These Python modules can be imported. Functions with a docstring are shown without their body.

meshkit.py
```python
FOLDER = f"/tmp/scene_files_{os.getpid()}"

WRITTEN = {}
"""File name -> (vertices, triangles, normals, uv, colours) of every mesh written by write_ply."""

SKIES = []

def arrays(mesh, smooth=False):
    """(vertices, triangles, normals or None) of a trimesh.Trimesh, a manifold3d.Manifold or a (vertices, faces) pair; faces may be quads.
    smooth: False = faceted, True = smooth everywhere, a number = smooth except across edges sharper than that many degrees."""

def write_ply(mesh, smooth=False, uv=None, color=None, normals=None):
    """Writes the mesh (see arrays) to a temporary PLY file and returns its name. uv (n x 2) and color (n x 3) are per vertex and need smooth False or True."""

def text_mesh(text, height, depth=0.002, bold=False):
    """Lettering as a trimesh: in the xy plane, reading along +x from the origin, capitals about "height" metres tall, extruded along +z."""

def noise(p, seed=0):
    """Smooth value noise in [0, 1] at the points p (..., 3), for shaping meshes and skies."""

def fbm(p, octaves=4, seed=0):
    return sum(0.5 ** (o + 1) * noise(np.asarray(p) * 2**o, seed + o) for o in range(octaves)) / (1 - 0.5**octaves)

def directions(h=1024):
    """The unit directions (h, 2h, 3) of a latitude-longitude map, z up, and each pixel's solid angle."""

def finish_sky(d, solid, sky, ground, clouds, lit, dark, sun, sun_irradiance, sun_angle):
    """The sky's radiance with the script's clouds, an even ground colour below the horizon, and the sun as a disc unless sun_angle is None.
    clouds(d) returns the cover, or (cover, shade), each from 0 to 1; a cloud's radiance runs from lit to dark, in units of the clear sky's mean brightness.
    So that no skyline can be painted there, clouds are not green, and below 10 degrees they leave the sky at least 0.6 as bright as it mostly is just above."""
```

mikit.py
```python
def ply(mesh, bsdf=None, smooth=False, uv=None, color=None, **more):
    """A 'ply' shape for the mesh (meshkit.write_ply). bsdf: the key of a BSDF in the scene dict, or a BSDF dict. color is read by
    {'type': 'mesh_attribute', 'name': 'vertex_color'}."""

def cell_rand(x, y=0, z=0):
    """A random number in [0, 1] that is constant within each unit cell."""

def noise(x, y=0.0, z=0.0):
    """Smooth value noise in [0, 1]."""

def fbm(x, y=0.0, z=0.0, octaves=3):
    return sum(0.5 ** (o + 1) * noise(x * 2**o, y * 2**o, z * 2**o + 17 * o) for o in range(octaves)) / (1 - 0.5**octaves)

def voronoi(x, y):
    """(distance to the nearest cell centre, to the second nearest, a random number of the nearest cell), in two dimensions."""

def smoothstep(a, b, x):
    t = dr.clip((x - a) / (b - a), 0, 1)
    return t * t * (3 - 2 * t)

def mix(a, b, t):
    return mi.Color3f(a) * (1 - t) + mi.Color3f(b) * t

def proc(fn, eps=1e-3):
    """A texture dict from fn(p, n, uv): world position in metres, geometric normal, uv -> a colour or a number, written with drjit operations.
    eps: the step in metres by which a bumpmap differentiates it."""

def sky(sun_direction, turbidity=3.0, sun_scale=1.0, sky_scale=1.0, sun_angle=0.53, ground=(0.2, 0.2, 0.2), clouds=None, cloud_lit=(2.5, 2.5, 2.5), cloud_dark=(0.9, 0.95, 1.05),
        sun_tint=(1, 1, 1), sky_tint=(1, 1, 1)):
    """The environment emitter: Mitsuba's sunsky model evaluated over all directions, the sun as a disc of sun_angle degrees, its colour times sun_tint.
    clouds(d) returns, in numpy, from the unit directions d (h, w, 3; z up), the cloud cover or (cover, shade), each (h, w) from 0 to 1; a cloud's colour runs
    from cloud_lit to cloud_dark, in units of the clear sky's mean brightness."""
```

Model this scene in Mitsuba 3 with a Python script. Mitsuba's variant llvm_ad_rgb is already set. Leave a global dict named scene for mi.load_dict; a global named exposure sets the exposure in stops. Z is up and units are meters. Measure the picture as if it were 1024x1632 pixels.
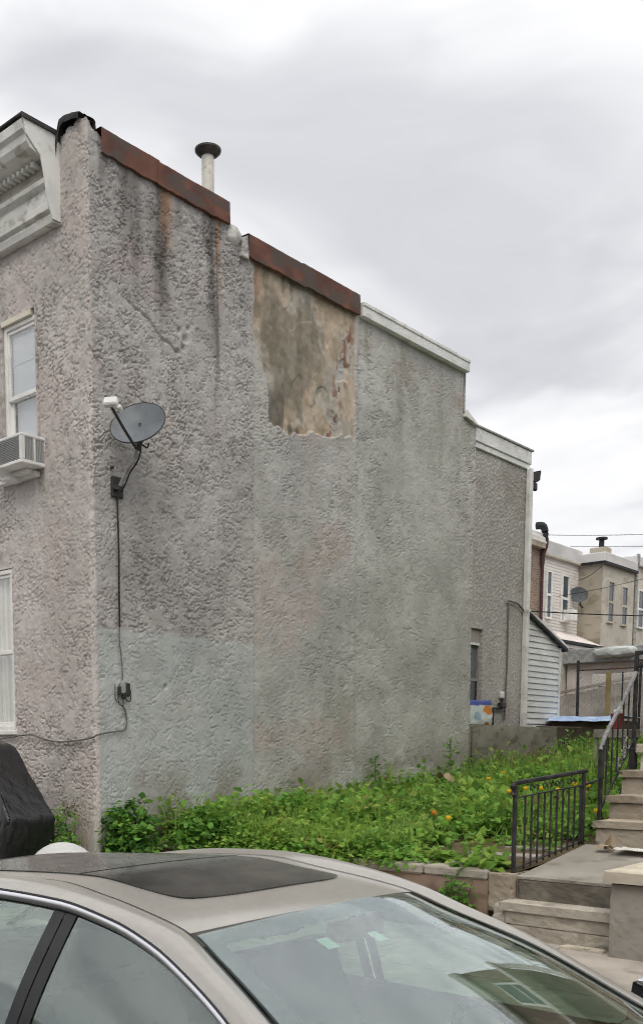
import math, numpy as np, trimesh, shapely.geometry as sg, drjit as dr, mitsuba as mi, mikit, meshkit
from scipy.interpolate import PchipInterpolator
T = mi.ScalarTransform4f
scene, labels = {}, {}

# ------------------------------------------------------------------ camera, sky, exposure
YAW, PITCH = math.radians(42.0), -math.atan(171 / 1600)
EYE = np.array([0.0, 0.0, 1.87])
FWD = np.array([-math.sin(YAW) * math.cos(PITCH), math.cos(YAW) * math.cos(PITCH), math.sin(PITCH)])
scene['camera'] = {'type': 'perspective', 'fov': math.degrees(2 * math.atan(512 / 1600)), 'fov_axis': 'x', 'near_clip': 0.05, 'far_clip': 2000.0,
                   'principal_point_offset_x': 92 / 1024, 'principal_point_offset_y': -545 / 1632,
                   'to_world': T().look_at(origin=EYE.tolist(), target=(EYE + FWD).tolist(), up=[0, 0, 1])}


def sstep(a, b, x):
    t = np.clip((x - a) / (b - a), 0, 1)
    return t * t * (3 - 2 * t)


def clouds(d):
    z = np.maximum(d[..., 2], 0.0)
    s = 1 / (z + 0.20)
    p = np.stack([d[..., 0] * s, d[..., 1] * s, 0 * s], -1)
    warp = np.stack([meshkit.fbm(p * 1.6 + 3.1, 4, 5), meshkit.fbm(p * 1.6 + 8.7, 4, 6), 0 * s], -1) - 0.5
    q = p + 0.75 * warp
    big = meshkit.fbm(q * 0.85 + 11.3, 3, 1)
    mid = meshkit.fbm(q * 2.4 + 4.7, 5, 2)
    wisp = meshkit.fbm(q * np.array([3.2, 7.5, 1.0]) + 1.7, 5, 3)
    n = 0.42 * big + 0.38 * mid + 0.20 * wisp
    patch = sstep(0.42, 0.60, n)
    shade = 0.20 + 0.50 * patch + 0.38 * (wisp - 0.5) - 0.20 * z
    return np.ones_like(shade), np.clip(shade, 0, 1)


scene['sky'] = mikit.sky([0.42, -0.50, 0.75], turbidity=4, sun_scale=0.22, sun_angle=40, sun_tint=(0.88, 0.97, 1.12), clouds=clouds,
                         cloud_lit=(2.05, 2.05, 2.07), cloud_dark=(0.84, 0.875, 0.98), ground=(0.16, 0.15, 0.14))
exposure = 2.4

# ------------------------------------------------------------------ helpers
rng = np.random.default_rng(7)


def numbered(key):
    if key not in scene and key not in labels:
        return key
    i = 1
    while f'{key}_{i:03d}' in scene or f'{key}_{i:03d}' in labels:
        i += 1
    return f'{key}_{i:03d}'


def thing(name, label, category, group=None):
    key = numbered(name)
    labels[key] = {'label': label, 'category': category}
    if group:
        labels[key]['group'] = group
    return key


def put(name, mesh, mat, parent=None, smooth=False, label=None, category=None, group=None, kind=None, **kw):
    key = numbered(name if parent is None else f'{parent}__{name}')
    scene[key] = mikit.ply(mesh, mat, smooth=smooth, **kw)
    tag = {k: v for k, v in dict(label=label, category=category, group=group, kind=kind).items() if v}
    if tag:
        labels[key] = tag
    return key


def cat(*ms):
    return trimesh.util.concatenate([m for m in ms if m is not None])


def box(x0, x1, y0, y1, z0, z1, c=0.0):
    lo, hi = np.minimum([x0, y0, z0], [x1, y1, z1]), np.maximum([x0, y0, z0], [x1, y1, z1])
    c = min(c, 0.45 * (hi - lo).min())
    if c <= 0:
        m = trimesh.creation.box(hi - lo)
        m.apply_translation((lo + hi) / 2)
        return m
    pts = []
    for sx in (0, 1):
        for sy in (0, 1):
            for sz in (0, 1):
                q = np.where([sx, sy, sz], hi, lo)
                s = np.where([sx, sy, sz], -1, 1) * c
                for a in range(3):
                    e = q + s
                    e[a] = q[a]
                    pts.append(e)
    return trimesh.convex.convex_hull(np.array(pts))


def hull(pts):
    return trimesh.convex.convex_hull(np.array(pts, float))


def bar(p, q, w, h=None, up=(0, 0, 1)):
    """A square bar from p to q."""
    p, q = np.array(p, float), np.array(q, float)
    h = h or w
    d = q - p
    L = np.linalg.norm(d)
    d /= L
    u = np.array(up, float)
    if abs(d @ u) > 0.95:
        u = np.array([0, 1.0, 0])
    s = np.cross(d, u)
    s /= np.linalg.norm(s)
    u = np.cross(s, d)
    m = box(-w / 2, w / 2, -h / 2, h / 2, 0, L, 0.15 * min(w, h))
    M = np.eye(4)
    M[:3, 0], M[:3, 1], M[:3, 2], M[:3, 3] = s, u, d, p
    m.apply_transform(M)
    return m


def tube(pts, r, n=8, caps=True):
    p = np.array(pts, float)
    t = np.gradient(p, axis=0)
    t /= np.linalg.norm(t, axis=1, keepdims=True) + 1e-12
    ref = np.array([0, 0, 1.0]) if abs(t[:, 2]).mean() < 0.8 else np.array([1.0, 0, 0])
    a = np.cross(t, ref)
    a /= np.linalg.norm(a, axis=1, keepdims=True) + 1e-12
    b = np.cross(t, a)
    g = np.arange(n) * 2 * np.pi / n
    rr = np.broadcast_to(r, (len(p),))[:, None, None]
    v = p[:, None] + rr * (np.cos(g)[None, :, None] * a[:, None] + np.sin(g)[None, :, None] * b[:, None])
    i, j = np.meshgrid(np.arange(len(p) - 1), np.arange(n), indexing='ij')
    q = np.stack([i * n + j, i * n + (j + 1) % n, (i + 1) * n + (j + 1) % n, (i + 1) * n + j], -1).reshape(-1, 4)
    f = np.vstack([q[:, [0, 2, 1]], q[:, [0, 3, 2]]])
    v = v.reshape(-1, 3)
    if caps:
        k = len(v)
        v = np.vstack([v, p[0], p[-1]])
        o = (len(p) - 1) * n
        jj = np.arange(n)
        f = np.vstack([f, np.stack([jj * 0 + k, jj, (jj + 1) % n], 1), np.stack([jj * 0 + k + 1, o + (jj + 1) % n, o + jj], 1)])
    m = trimesh.Trimesh(v, f, process=False)
    return m


def spline(pts, n):
    p = np.array(pts, float)
    s = np.r_[0, np.cumsum(np.linalg.norm(np.diff(p, axis=0), axis=1))]
    return PchipInterpolator(s, p, axis=0)(np.linspace(0, s[-1], n))


def grid(P, keep=None):
    """Mesh of an (n, m, 3) grid of points, quads filtered by keep (n-1, m-1)."""
    n, m = P.shape[:2]
    i, j = np.meshgrid(np.arange(n - 1), np.arange(m - 1), indexing='ij')
    q = np.stack([i * m + j, (i + 1) * m + j, (i + 1) * m + j + 1, i * m + j + 1], -1)
    q = q[keep] if keep is not None else q.reshape(-1, 4)
    f = np.vstack([q[:, [0, 1, 2]], q[:, [0, 2, 3]]])
    me = trimesh.Trimesh(P.reshape(-1, 3), f, process=False)
    if keep is not None:
        me.remove_unreferenced_vertices()
    return me


def thick(P, t):
    """A sheet of thickness t below the grid P (closed)."""
    n, m = P.shape[:2]
    du, dv = np.gradient(P, axis=0), np.gradient(P, axis=1)
    nn = np.cross(du, dv)
    nn /= np.linalg.norm(nn, axis=-1, keepdims=True) + 1e-12
    Q = P - nn * t
    a, b = grid(P), grid(Q)
    b.invert()
    edge = []
    loop = [(i, 0) for i in range(n)] + [(n - 1, j) for j in range(1, m)] + [(i, m - 1) for i in range(n - 2, -1, -1)] + [(0, j) for j in range(m - 2, 0, -1)]
    L = len(loop)
    ii = np.array(loop)
    V = np.vstack([P[ii[:, 0], ii[:, 1]], Q[ii[:, 0], ii[:, 1]]])
    k = np.arange(L)
    F = np.vstack([np.stack([k, k + L, (k + 1) % L], 1), np.stack([(k + 1) % L, k + L, (k + 1) % L + L], 1)])
    return cat(a, b, trimesh.Trimesh(V, F, process=False))


def poly_x(pts, x0, x1):
    """Extrude a polygon given in (y, z) along x from x0 to x1."""
    m = trimesh.creation.extrude_polygon(sg.Polygon(pts), abs(x1 - x0), engine='earcut')
    M = np.array([[0, 0, 1, min(x0, x1)], [1, 0, 0, 0], [0, 1, 0, 0], [0, 0, 0, 1.0]])
    m.apply_transform(M)
    return m


def poly_y(pts, y0, y1):
    m = trimesh.creation.extrude_polygon(sg.Polygon(pts), abs(y1 - y0), engine='earcut')
    M = np.array([[1, 0, 0, 0], [0, 0, 1, min(y0, y1)], [0, 1, 0, 0], [0, 0, 0, 1.0]])
    m.apply_transform(M)
    m.fix_normals()
    return m


def lathe(profile, n=20):
    m = trimesh.creation.revolve(np.array(profile, float), sections=n)
    return m


def worley(u, v, seed=0):
    iu, iv = np.floor(u).astype(np.int64), np.floor(v).astype(np.int64)

    def h(a, b, k):
        x = (a * 374761393 + b * 668265263 + (k + seed * 17) * 2147483647) & 0xFFFFFFFF
        x = ((x ^ (x >> 13)) * 1274126177) & 0xFFFFFFFF
        return ((x ^ (x >> 16)) & 0xFFFFFF) / 16777215.0
    f1, f2 = np.full(u.shape, 9.0), np.full(u.shape, 9.0)
    for a in (-1, 0, 1):
        for b in (-1, 0, 1):
            ca, cb = iu + a, iv + b
            d = np.hypot(ca + h(ca, cb, 1) - u, cb + h(ca, cb, 2) - v)
            f2 = np.where(d < f1, f1, np.minimum(f2, d))
            f1 = np.minimum(f1, d)
    return f1, f2


def n2(u, v, seed=0, oct=3):
    return meshkit.fbm(np.stack([u, v, np.full_like(u, 0.37)], -1), oct, seed)


# ------------------------------------------------------------------ materials
S, M3, NZ, FB, VO = mikit.smoothstep, mikit.mix, mikit.noise, mikit.fbm, mikit.voronoi


def mat(name, color, rough=0.85, spec=0.25, bump=None, bscale=0.004, beps=2e-3, **kw):
    b = {'type': 'principled', 'base_color': color if isinstance(color, dict) else {'type': 'rgb', 'value': list(color)}, 'roughness': rough, 'specular': spec, **kw}
    if bump is not None:
        b = {'type': 'bumpmap', 'arbitrary': mikit.proc(bump, beps), 'scale': bscale, 'bsdf': b}
    scene[name] = {'type': 'twosided', 'bsdf': b}
    return name


def mottled(a, b, scale, spot=None, amt=0.5):
    def fn(p, n, uv):
        t = FB(p.x * scale, p.y * scale, p.z * scale, 4)
        c = M3(a, b, S(0.3, 0.7, t))
        if spot is not None:
            c = M3(c, spot, amt * S(0.55, 0.75, FB(p.x * scale * 2.3 + 9, p.y * scale * 2.3, p.z * scale * 2.3, 3)))
        return c
    return mikit.proc(fn)


XW, YF = -8.79, 7.0


def stucco_colour(p, n, uv, patch=True):
    y, z = p.y, p.z
    front = S(-0.5, -0.2, n.y * -1 - 0.0) * 0 + dr.select(p.y < 7.06, 1.0, 0.0)
    nz = FB(y * 1.3, z * 1.3, p.x * 1.3, 4)
    fine = FB(y * 9, z * 9, p.x * 9, 3)
    # painted pinkish grey near section
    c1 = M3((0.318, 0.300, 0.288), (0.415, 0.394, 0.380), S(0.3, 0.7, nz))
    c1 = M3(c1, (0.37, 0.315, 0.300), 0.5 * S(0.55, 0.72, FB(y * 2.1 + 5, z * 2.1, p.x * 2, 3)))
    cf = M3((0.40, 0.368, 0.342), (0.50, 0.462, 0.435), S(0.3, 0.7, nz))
    cf = M3(cf, (0.46, 0.395, 0.37), 0.5 * S(0.52, 0.72, FB(p.x * 1.9 + 5, z * 1.9, 3.0, 3)))
    # greenish grey painted band at the foot
    c2 = M3((0.340, 0.350, 0.340), (0.415, 0.425, 0.412), S(0.3, 0.7, nz))
    c2 = M3(c2, (0.36, 0.335, 0.32), 0.35 * S(0.58, 0.74, FB(y * 1.7 + 15, z * 1.7, 2.0, 3)))
    # middle and far sections, grey with olive and pink stains
    c3 = M3((0.352, 0.344, 0.326), (0.448, 0.438, 0.416), S(0.3, 0.7, nz))
    c3 = M3(c3, (0.42, 0.34, 0.315), 0.5 * S(0.56, 0.72, FB(y * 1.5 + 31, z * 1.5, 1.0, 3)))
    ol = S(0.52, 0.70, FB(y * 2.6 + 7, z * 0.9, 5.0, 4)) * (0.35 + 0.5 * S(1.1, 0.0, dr.abs(y - 11.9)))
    c3 = M3(c3, (0.26, 0.25, 0.185), 0.42 * ol)
    c4 = M3((0.352, 0.348, 0.322), (0.450, 0.445, 0.415), S(0.3, 0.7, nz))
    c4 = M3(c4, (0.235, 0.24, 0.18), 0.5 * S(0.5, 0.72, FB(y * 4.6 + 7, z * 0.8, 8.0, 4)) * S(5.2, 7.6, z))
    c4 = M3(c4, (0.33, 0.27, 0.235), 0.5 * S(0.35, 0.0, dr.abs(z - 7.35 + 0.3 * (FB(y * 2, 3.0, 1.0) - 0.5))) * S(0.4, 0.6, FB(y * 3, z * 3, 9.0)))
    edge = 0.05 * (NZ(y * 6, z * 6) - 0.5)
    pz = 3.17 + 0.05 * (FB(y * 5, 2.0, 1.0) - 0.5)
    side = M3(c1, c2, S(0.02, -0.02, z - pz))
    c34 = M3(c3, c4, S(-0.10, 0.10, y - 11.72 + 1.2 * edge + 0.25 * (FB(z * 1.3, y, 4.0) - 0.5)))
    side = M3(side, c34, S(-0.012, 0.012, y - 9.58 + 0.5 * edge))
    # rust and soot below the rusty flashing
    def streak(y0, w, z0, z1, k):
        yy = y - y0 - 0.05 * (FB(z * 2.2 + k, k * 1.7, 1.0) - 0.5)
        run = z1 + (z0 - z1) * NZ(y * 17 + k, 3.0)
        return S(w, w * 0.25, dr.abs(yy)) * S(run - 0.5, run + 0.5, z) * S(0.25, 0.55, FB(y * 11, z * 1.6, k, 3) + 0.15)
    soot = dr.maximum(streak(8.06, 0.16, 7.2, 6.3, 1.0), dr.maximum(streak(8.86, 0.10, 7.0, 6.0, 2.0), dr.maximum(0.8 * streak(7.62, 0.22, 7.5, 6.9, 5.0), 0.9 * streak(8.93, 0.05, 6.4, 5.7, 3.0))))
    soot = dr.maximum(soot, 0.75 * S(7.3, 7.95, z + 0.5 * (FB(y * 5, z * 2, 2.0) - 0.5)) * S(0.42, 0.62, FB(y * 3.4, z * 0.7, 6.0)) * S(9.58, 9.4, y))
    side = M3(side, (0.085, 0.078, 0.072), 0.78 * soot)
    rust = dr.maximum(streak(8.15, 0.13, 7.75, 7.3, 4.0), 0.8 * streak(8.98, 0.07, 7.6, 7.0, 6.0))
    side = M3(side, (0.33, 0.17, 0.085), 0.6 * rust)
    # bare plaster patch below the second flashing
    inp = S(0.02, 0.98, uv.x) if patch else 0.0 * y
    bare = M3((0.345, 0.275, 0.205), (0.45, 0.375, 0.295), S(0.3, 0.7, FB(y * 4, z * 4, 1.0, 4)))
    bare = M3(bare, (0.40, 0.38, 0.34), 0.7 * S(0.5, 0.62, FB(y * 3.3 + 3, z * 2.6, 11.0, 4)))
    blot = S(1.25, 0.35, dr.sqrt(dr.square((y - 10.38) / 0.80) + dr.square((z - 6.85) / 0.95)))
    dark = S(0.47, 0.56, 0.62 * FB(y * 2.6 + 2.2, z * 2.1 + 1.0, 3.0, 5) + 0.34 * blot)
    bare = M3(bare, (0.215, 0.192, 0.155), 0.8 * dark)
    bare = M3(bare, (0.165, 0.15, 0.11), 0.6 * S(0.52, 0.62, FB(y * 6 + 2, z * 4.0, 13.0, 4)) * S(11.2, 10.9, y))
    black = S(0.48, 0.60, FB(y * 6.2 + 1, z * 1.6, 7.0, 4) + 0.05) * S(6.65, 6.15, z) * S(11.0, 10.7, y)
    bare = M3(bare, (0.085, 0.075, 0.06), 0.75 * black)
    rawz = 11.28 + 0.30 * (z - 6.6) / 1.1 + 0.16 * (FB(z * 5, 1.0, 3.0) - 0.5)
    raw = S(0.22, 0.03, dr.abs(y - rawz)) * S(0.50, 0.58, FB(y * 17, z * 11, 4.0, 4)) * S(7.75, 7.5, z)
    bare = M3(bare, (0.20, 0.095, 0.072), 0.85 * raw)
    rim = S(0.48, 0.58, FB(y * 6, z * 3.5, 2.0, 4)) * S(0.16, 0.0, y - 9.64) * S(6.7, 7.3, z)
    bare = M3(bare, (0.24, 0.125, 0.09), 0.6 * rim)
    bare = bare * (0.72 + 0.56 * FB(y * 17, z * 17, 2.0, 3))
    side = M3(side, bare, inp)
    # damp foot of the wall and dirt in the hollows
    side = M3(side, (0.20, 0.17, 0.135), 0.6 * S(0.6, 0.0, z - 1.15 - 0.06 * (y - 7.2) - 0.5 * (nz - 0.5)) * S(0.35, 0.6, FB(y * 2.2, z * 2.2, 12.0)))
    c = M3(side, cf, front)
    aciz = S(0.32, 0.0, dr.abs(p.x + 9.72)) * S(4.2, 4.95, z) * S(5.02, 4.98, z) * front
    c = M3(c, (0.17, 0.145, 0.12), 0.55 * aciz * S(0.3, 0.6, FB(p.x * 7, z * 2.5, 1.0)))
    return c * mi.Color3f(0.975, 1.0, 1.02) * (0.94 + 0.30 * fine)


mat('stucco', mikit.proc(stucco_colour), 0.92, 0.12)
mat('stucco_plain', mikit.proc(lambda p, n, uv: stucco_colour(p, n, uv, False)), 0.92, 0.12,
    bump=lambda p, n, uv: FB(p.x * 16, p.y * 16, p.z * 18, 4), bscale=0.05)
mat('pebble', mikit.proc(lambda p, n, uv: M3(M3((0.33, 0.327, 0.31), (0.47, 0.465, 0.44), S(0.3, 0.65, VO(p.y * 26 + 3 * FB(p.y * 9, p.z * 9), p.z * 24)[0])), (0.27, 0.23, 0.185), 0.4 * S(0.58, 0.72, FB(p.y * 1.5, p.z * 1.5, 2.0)))
                         * (0.8 + 0.4 * FB(p.y * 1.1, p.z * 0.9, 7.0))), 0.95, 0.1)
mat('rust_metal', mikit.proc(lambda p, n, uv: M3(M3((0.095, 0.044, 0.034), (0.165, 0.074, 0.052), S(0.3, 0.7, FB(p.y * 5, p.z * 5, p.x * 5, 4))), (0.085, 0.068, 0.06), 0.85 * S(0.46, 0.62, FB(p.y * 3.5 + 4, p.z * 9, p.x * 4, 3)))), 0.75, 0.3)
mat('white_metal', mottled((0.62, 0.64, 0.63), (0.74, 0.75, 0.73), 3.0, (0.42, 0.42, 0.38), 0.5), 0.5, 0.4)
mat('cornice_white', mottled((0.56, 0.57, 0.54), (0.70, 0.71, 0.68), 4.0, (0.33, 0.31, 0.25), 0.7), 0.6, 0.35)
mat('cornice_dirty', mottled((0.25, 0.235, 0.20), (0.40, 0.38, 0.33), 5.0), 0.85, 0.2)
mat('roof_felt', mottled((0.035, 0.035, 0.038), (0.075, 0.072, 0.07), 6.0), 0.9, 0.2)
mat('black_trim', (0.02, 0.02, 0.022), 0.6, 0.3)
mat('patch_white', mottled((0.45, 0.46, 0.44), (0.68, 0.68, 0.66), 7.0), 0.8, 0.2)
mat('vent_metal', mottled((0.50, 0.49, 0.45), (0.66, 0.65, 0.60), 6.0, (0.35, 0.30, 0.22), 0.6), 0.55, 0.4)
mat('vent_cap_metal', mottled((0.045, 0.043, 0.04), (0.12, 0.11, 0.10), 9.0), 0.6, 0.4)
mat('window_white', mottled((0.66, 0.67, 0.65), (0.78, 0.78, 0.76), 5.0), 0.45, 0.4)
mat('window_cream', mottled((0.60, 0.57, 0.47), (0.70, 0.67, 0.58), 5.0), 0.55, 0.35)
mat('blind', (0.50, 0.54, 0.56), 0.8, 0.2)
mat('curtain', mikit.proc(lambda p, n, uv: M3((0.50, 0.50, 0.44), (0.66, 0.66, 0.60), 0.5 + 0.5 * dr.sin(p.x * 70 + 3 * NZ(p.x * 9, p.z * 1.5)))), 0.9, 0.1)
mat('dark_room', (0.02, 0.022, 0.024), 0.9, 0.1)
mat('ac_case', mottled((0.62, 0.63, 0.62), (0.74, 0.75, 0.74), 6.0), 0.5, 0.4)
mat('ac_grey', (0.36, 0.37, 0.37), 0.6, 0.3)
mat('dish_grey', mottled((0.115, 0.132, 0.148), (0.17, 0.188, 0.205), 5.0), 0.55, 0.4)
mat('dark_metal', (0.03, 0.03, 0.032), 0.5, 0.4)
mat('galv', mottled((0.22, 0.23, 0.23), (0.34, 0.35, 0.34), 12.0), 0.5, 0.5)
mat('plastic_white', (0.70, 0.71, 0.70), 0.4, 0.4)
mat('cable_black', (0.018, 0.018, 0.02), 0.6, 0.3)
mat('cable_grey', (0.13, 0.12, 0.11), 0.7, 0.3)
mat('siding_white', mottled((0.56, 0.575, 0.57), (0.66, 0.675, 0.67), 2.0, (0.42, 0.42, 0.38), 0.4), 0.6, 0.3)
mat('old_concrete', mottled((0.20, 0.19, 0.165), (0.32, 0.305, 0.27), 2.2, (0.10, 0.095, 0.075), 0.7), 0.95, 0.1,
    bump=lambda p, n, uv: FB(p.x * 22, p.y * 22, p.z * 22, 4), bscale=0.02)
mat('step_stone', mottled((0.27, 0.23, 0.18), (0.38, 0.335, 0.27), 3.0, (0.16, 0.135, 0.10), 0.6), 0.93, 0.12,
    bump=lambda p, n, uv: FB(p.x * 25, p.y * 25, p.z * 25, 4), bscale=0.015)
mat('worn_concrete', mottled((0.30, 0.275, 0.235), (0.42, 0.39, 0.335), 2.4, (0.20, 0.18, 0.145), 0.6), 0.95, 0.1,
    bump=lambda p, n, uv: FB(p.x * 20, p.y * 20, p.z * 20, 4), bscale=0.02)
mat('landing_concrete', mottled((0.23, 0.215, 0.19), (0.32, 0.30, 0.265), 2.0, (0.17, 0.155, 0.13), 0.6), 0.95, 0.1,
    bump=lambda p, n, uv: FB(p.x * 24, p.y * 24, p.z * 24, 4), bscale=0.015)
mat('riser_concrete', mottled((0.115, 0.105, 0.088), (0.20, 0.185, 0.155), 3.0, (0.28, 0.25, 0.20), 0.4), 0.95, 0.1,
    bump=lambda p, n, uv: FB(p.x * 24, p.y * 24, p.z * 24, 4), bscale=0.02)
mat('cap_stone', mottled((0.40, 0.36, 0.29), (0.52, 0.475, 0.39), 3.0, (0.28, 0.25, 0.19), 0.5), 0.93, 0.12)
mat('paving', mottled((0.27, 0.245, 0.215), (0.37, 0.34, 0.30), 2.6, (0.19, 0.17, 0.14), 0.6), 0.95, 0.1,
    bump=lambda p, n, uv: FB(p.x * 26, p.y * 26, p.z * 26, 4), bscale=0.012)
mat('asphalt', mottled((0.045, 0.045, 0.046), (0.07, 0.069, 0.067), 5.0), 0.9, 0.2)
mat('earth', mottled((0.07, 0.055, 0.035), (0.12, 0.095, 0.06), 4.0), 0.98, 0.05)
mat('ground_far', mottled((0.10, 0.095, 0.08), (0.15, 0.14, 0.12), 0.3), 0.98, 0.05)
mat('iron', mottled((0.012, 0.012, 0.014), (0.034, 0.033, 0.034), 14.0), 0.55, 0.4)
mat('iron_worn', mottled((0.16, 0.165, 0.17), (0.28, 0.285, 0.29), 16.0), 0.5, 0.4)
mat('wood_grey', mottled((0.24, 0.225, 0.205), (0.36, 0.34, 0.315), 2.2, (0.16, 0.145, 0.12), 0.5), 0.92, 0.1)
mat('wood_pale', mottled((0.42, 0.40, 0.37), (0.52, 0.50, 0.46), 2.0), 0.9, 0.1)
mat('wood_yellow', mottled((0.24, 0.19, 0.09), (0.33, 0.27, 0.14), 4.0), 0.9, 0.1)
mat('tarp_blue', mottled((0.28, 0.42, 0.66), (0.45, 0.58, 0.78), 6.0), 0.45, 0.4)
mat('tarp_grey', mottled((0.38, 0.41, 0.40), (0.55, 0.58, 0.57), 2.5), 0.6, 0.3)
mat('cover_black', (0.014, 0.0145, 0.016), 0.34, 0.5, bump=lambda p, n, uv: FB(p.x * 7, p.y * 7, p.z * 3.0, 4), bscale=0.06)
mat('tub_pale', (0.55, 0.56, 0.55), 0.5, 0.4)
mat('red_plastic', (0.22, 0.045, 0.05), 0.4, 0.4)
mat('far_white', mottled((0.58, 0.56, 0.53), (0.68, 0.66, 0.63), 1.2, (0.48, 0.45, 0.38), 0.5), 0.8, 0.2)
mat('far_tan', mottled((0.33, 0.30, 0.24), (0.42, 0.385, 0.315), 1.5, (0.22, 0.19, 0.14), 0.6), 0.92, 0.1)
mat('far_beige', mottled((0.46, 0.435, 0.38), (0.54, 0.515, 0.455), 1.4, (0.33, 0.30, 0.24), 0.6), 0.92, 0.1)
mat('far_roof', mottled((0.50, 0.50, 0.50), (0.62, 0.62, 0.62), 1.0), 0.6, 0.3)
mat('far_glass', (0.06, 0.075, 0.09), 0.08, 0.5)
mat('pinkish', mottled((0.50, 0.45, 0.43), (0.60, 0.56, 0.54), 1.5), 0.8, 0.2)


def brick_colour(p, n, uv):
    a = dr.select(dr.abs(n.x) > 0.5, p.y, p.x)
    row = dr.floor(p.z / 0.075)
    u = a / 0.21 + 0.5 * (row - 2 * dr.floor(row / 2))
    fu, fv = u - dr.floor(u), p.z / 0.075 - row
    mortar = dr.maximum(S(0.06, 0.03, dr.minimum(fu, 1 - fu)), S(0.14, 0.08, dr.minimum(fv, 1 - fv)))
    c = M3((0.17, 0.115, 0.085), (0.28, 0.205, 0.155), mikit.cell_rand(dr.floor(u), row, 3))
    return M3(c, (0.33, 0.30, 0.26), mortar)


mat('brick_far', mikit.proc(brick_colour), 0.92, 0.1)
scene['glass_pane'] = {'type': 'thindielectric', 'int_ior': 1.52}
scene['car_glass'] = {'type': 'thindielectric', 'int_ior': 2.4, 'specular_reflectance': {'type': 'rgb', 'value': [0.92, 1.0, 1.0]}, 'specular_transmittance': {'type': 'rgb', 'value': [0.60, 0.78, 0.68]}}
# car
mat('car_paint', mikit.proc(lambda p, n, uv: M3((0.40, 0.385, 0.35), (0.44, 0.425, 0.39), FB(p.x * 60, p.y * 60, p.z * 60, 2)) * (0.93 + 0.12 * FB(p.x * 5, p.y * 5, p.z * 5, 3))), 0.2, 0.8, metallic=0.5, clearcoat=1.0, clearcoat_gloss=0.97)
mat('sunroof_glass', mikit.proc(lambda p, n, uv: M3((0.014, 0.014, 0.013), (0.034, 0.033, 0.030), S(0.35, 0.7, FB(p.x * 9, p.y * 9, 1.0, 4)))), 0.12, 0.5)
mat('chrome', (0.90, 0.91, 0.94), 0.28, 0.5, metallic=1.0)
mat('gloss_black', (0.012, 0.012, 0.013), 0.15, 0.5)
mat('seat_fabric', (0.13, 0.125, 0.115), 0.9, 0.1)
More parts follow.
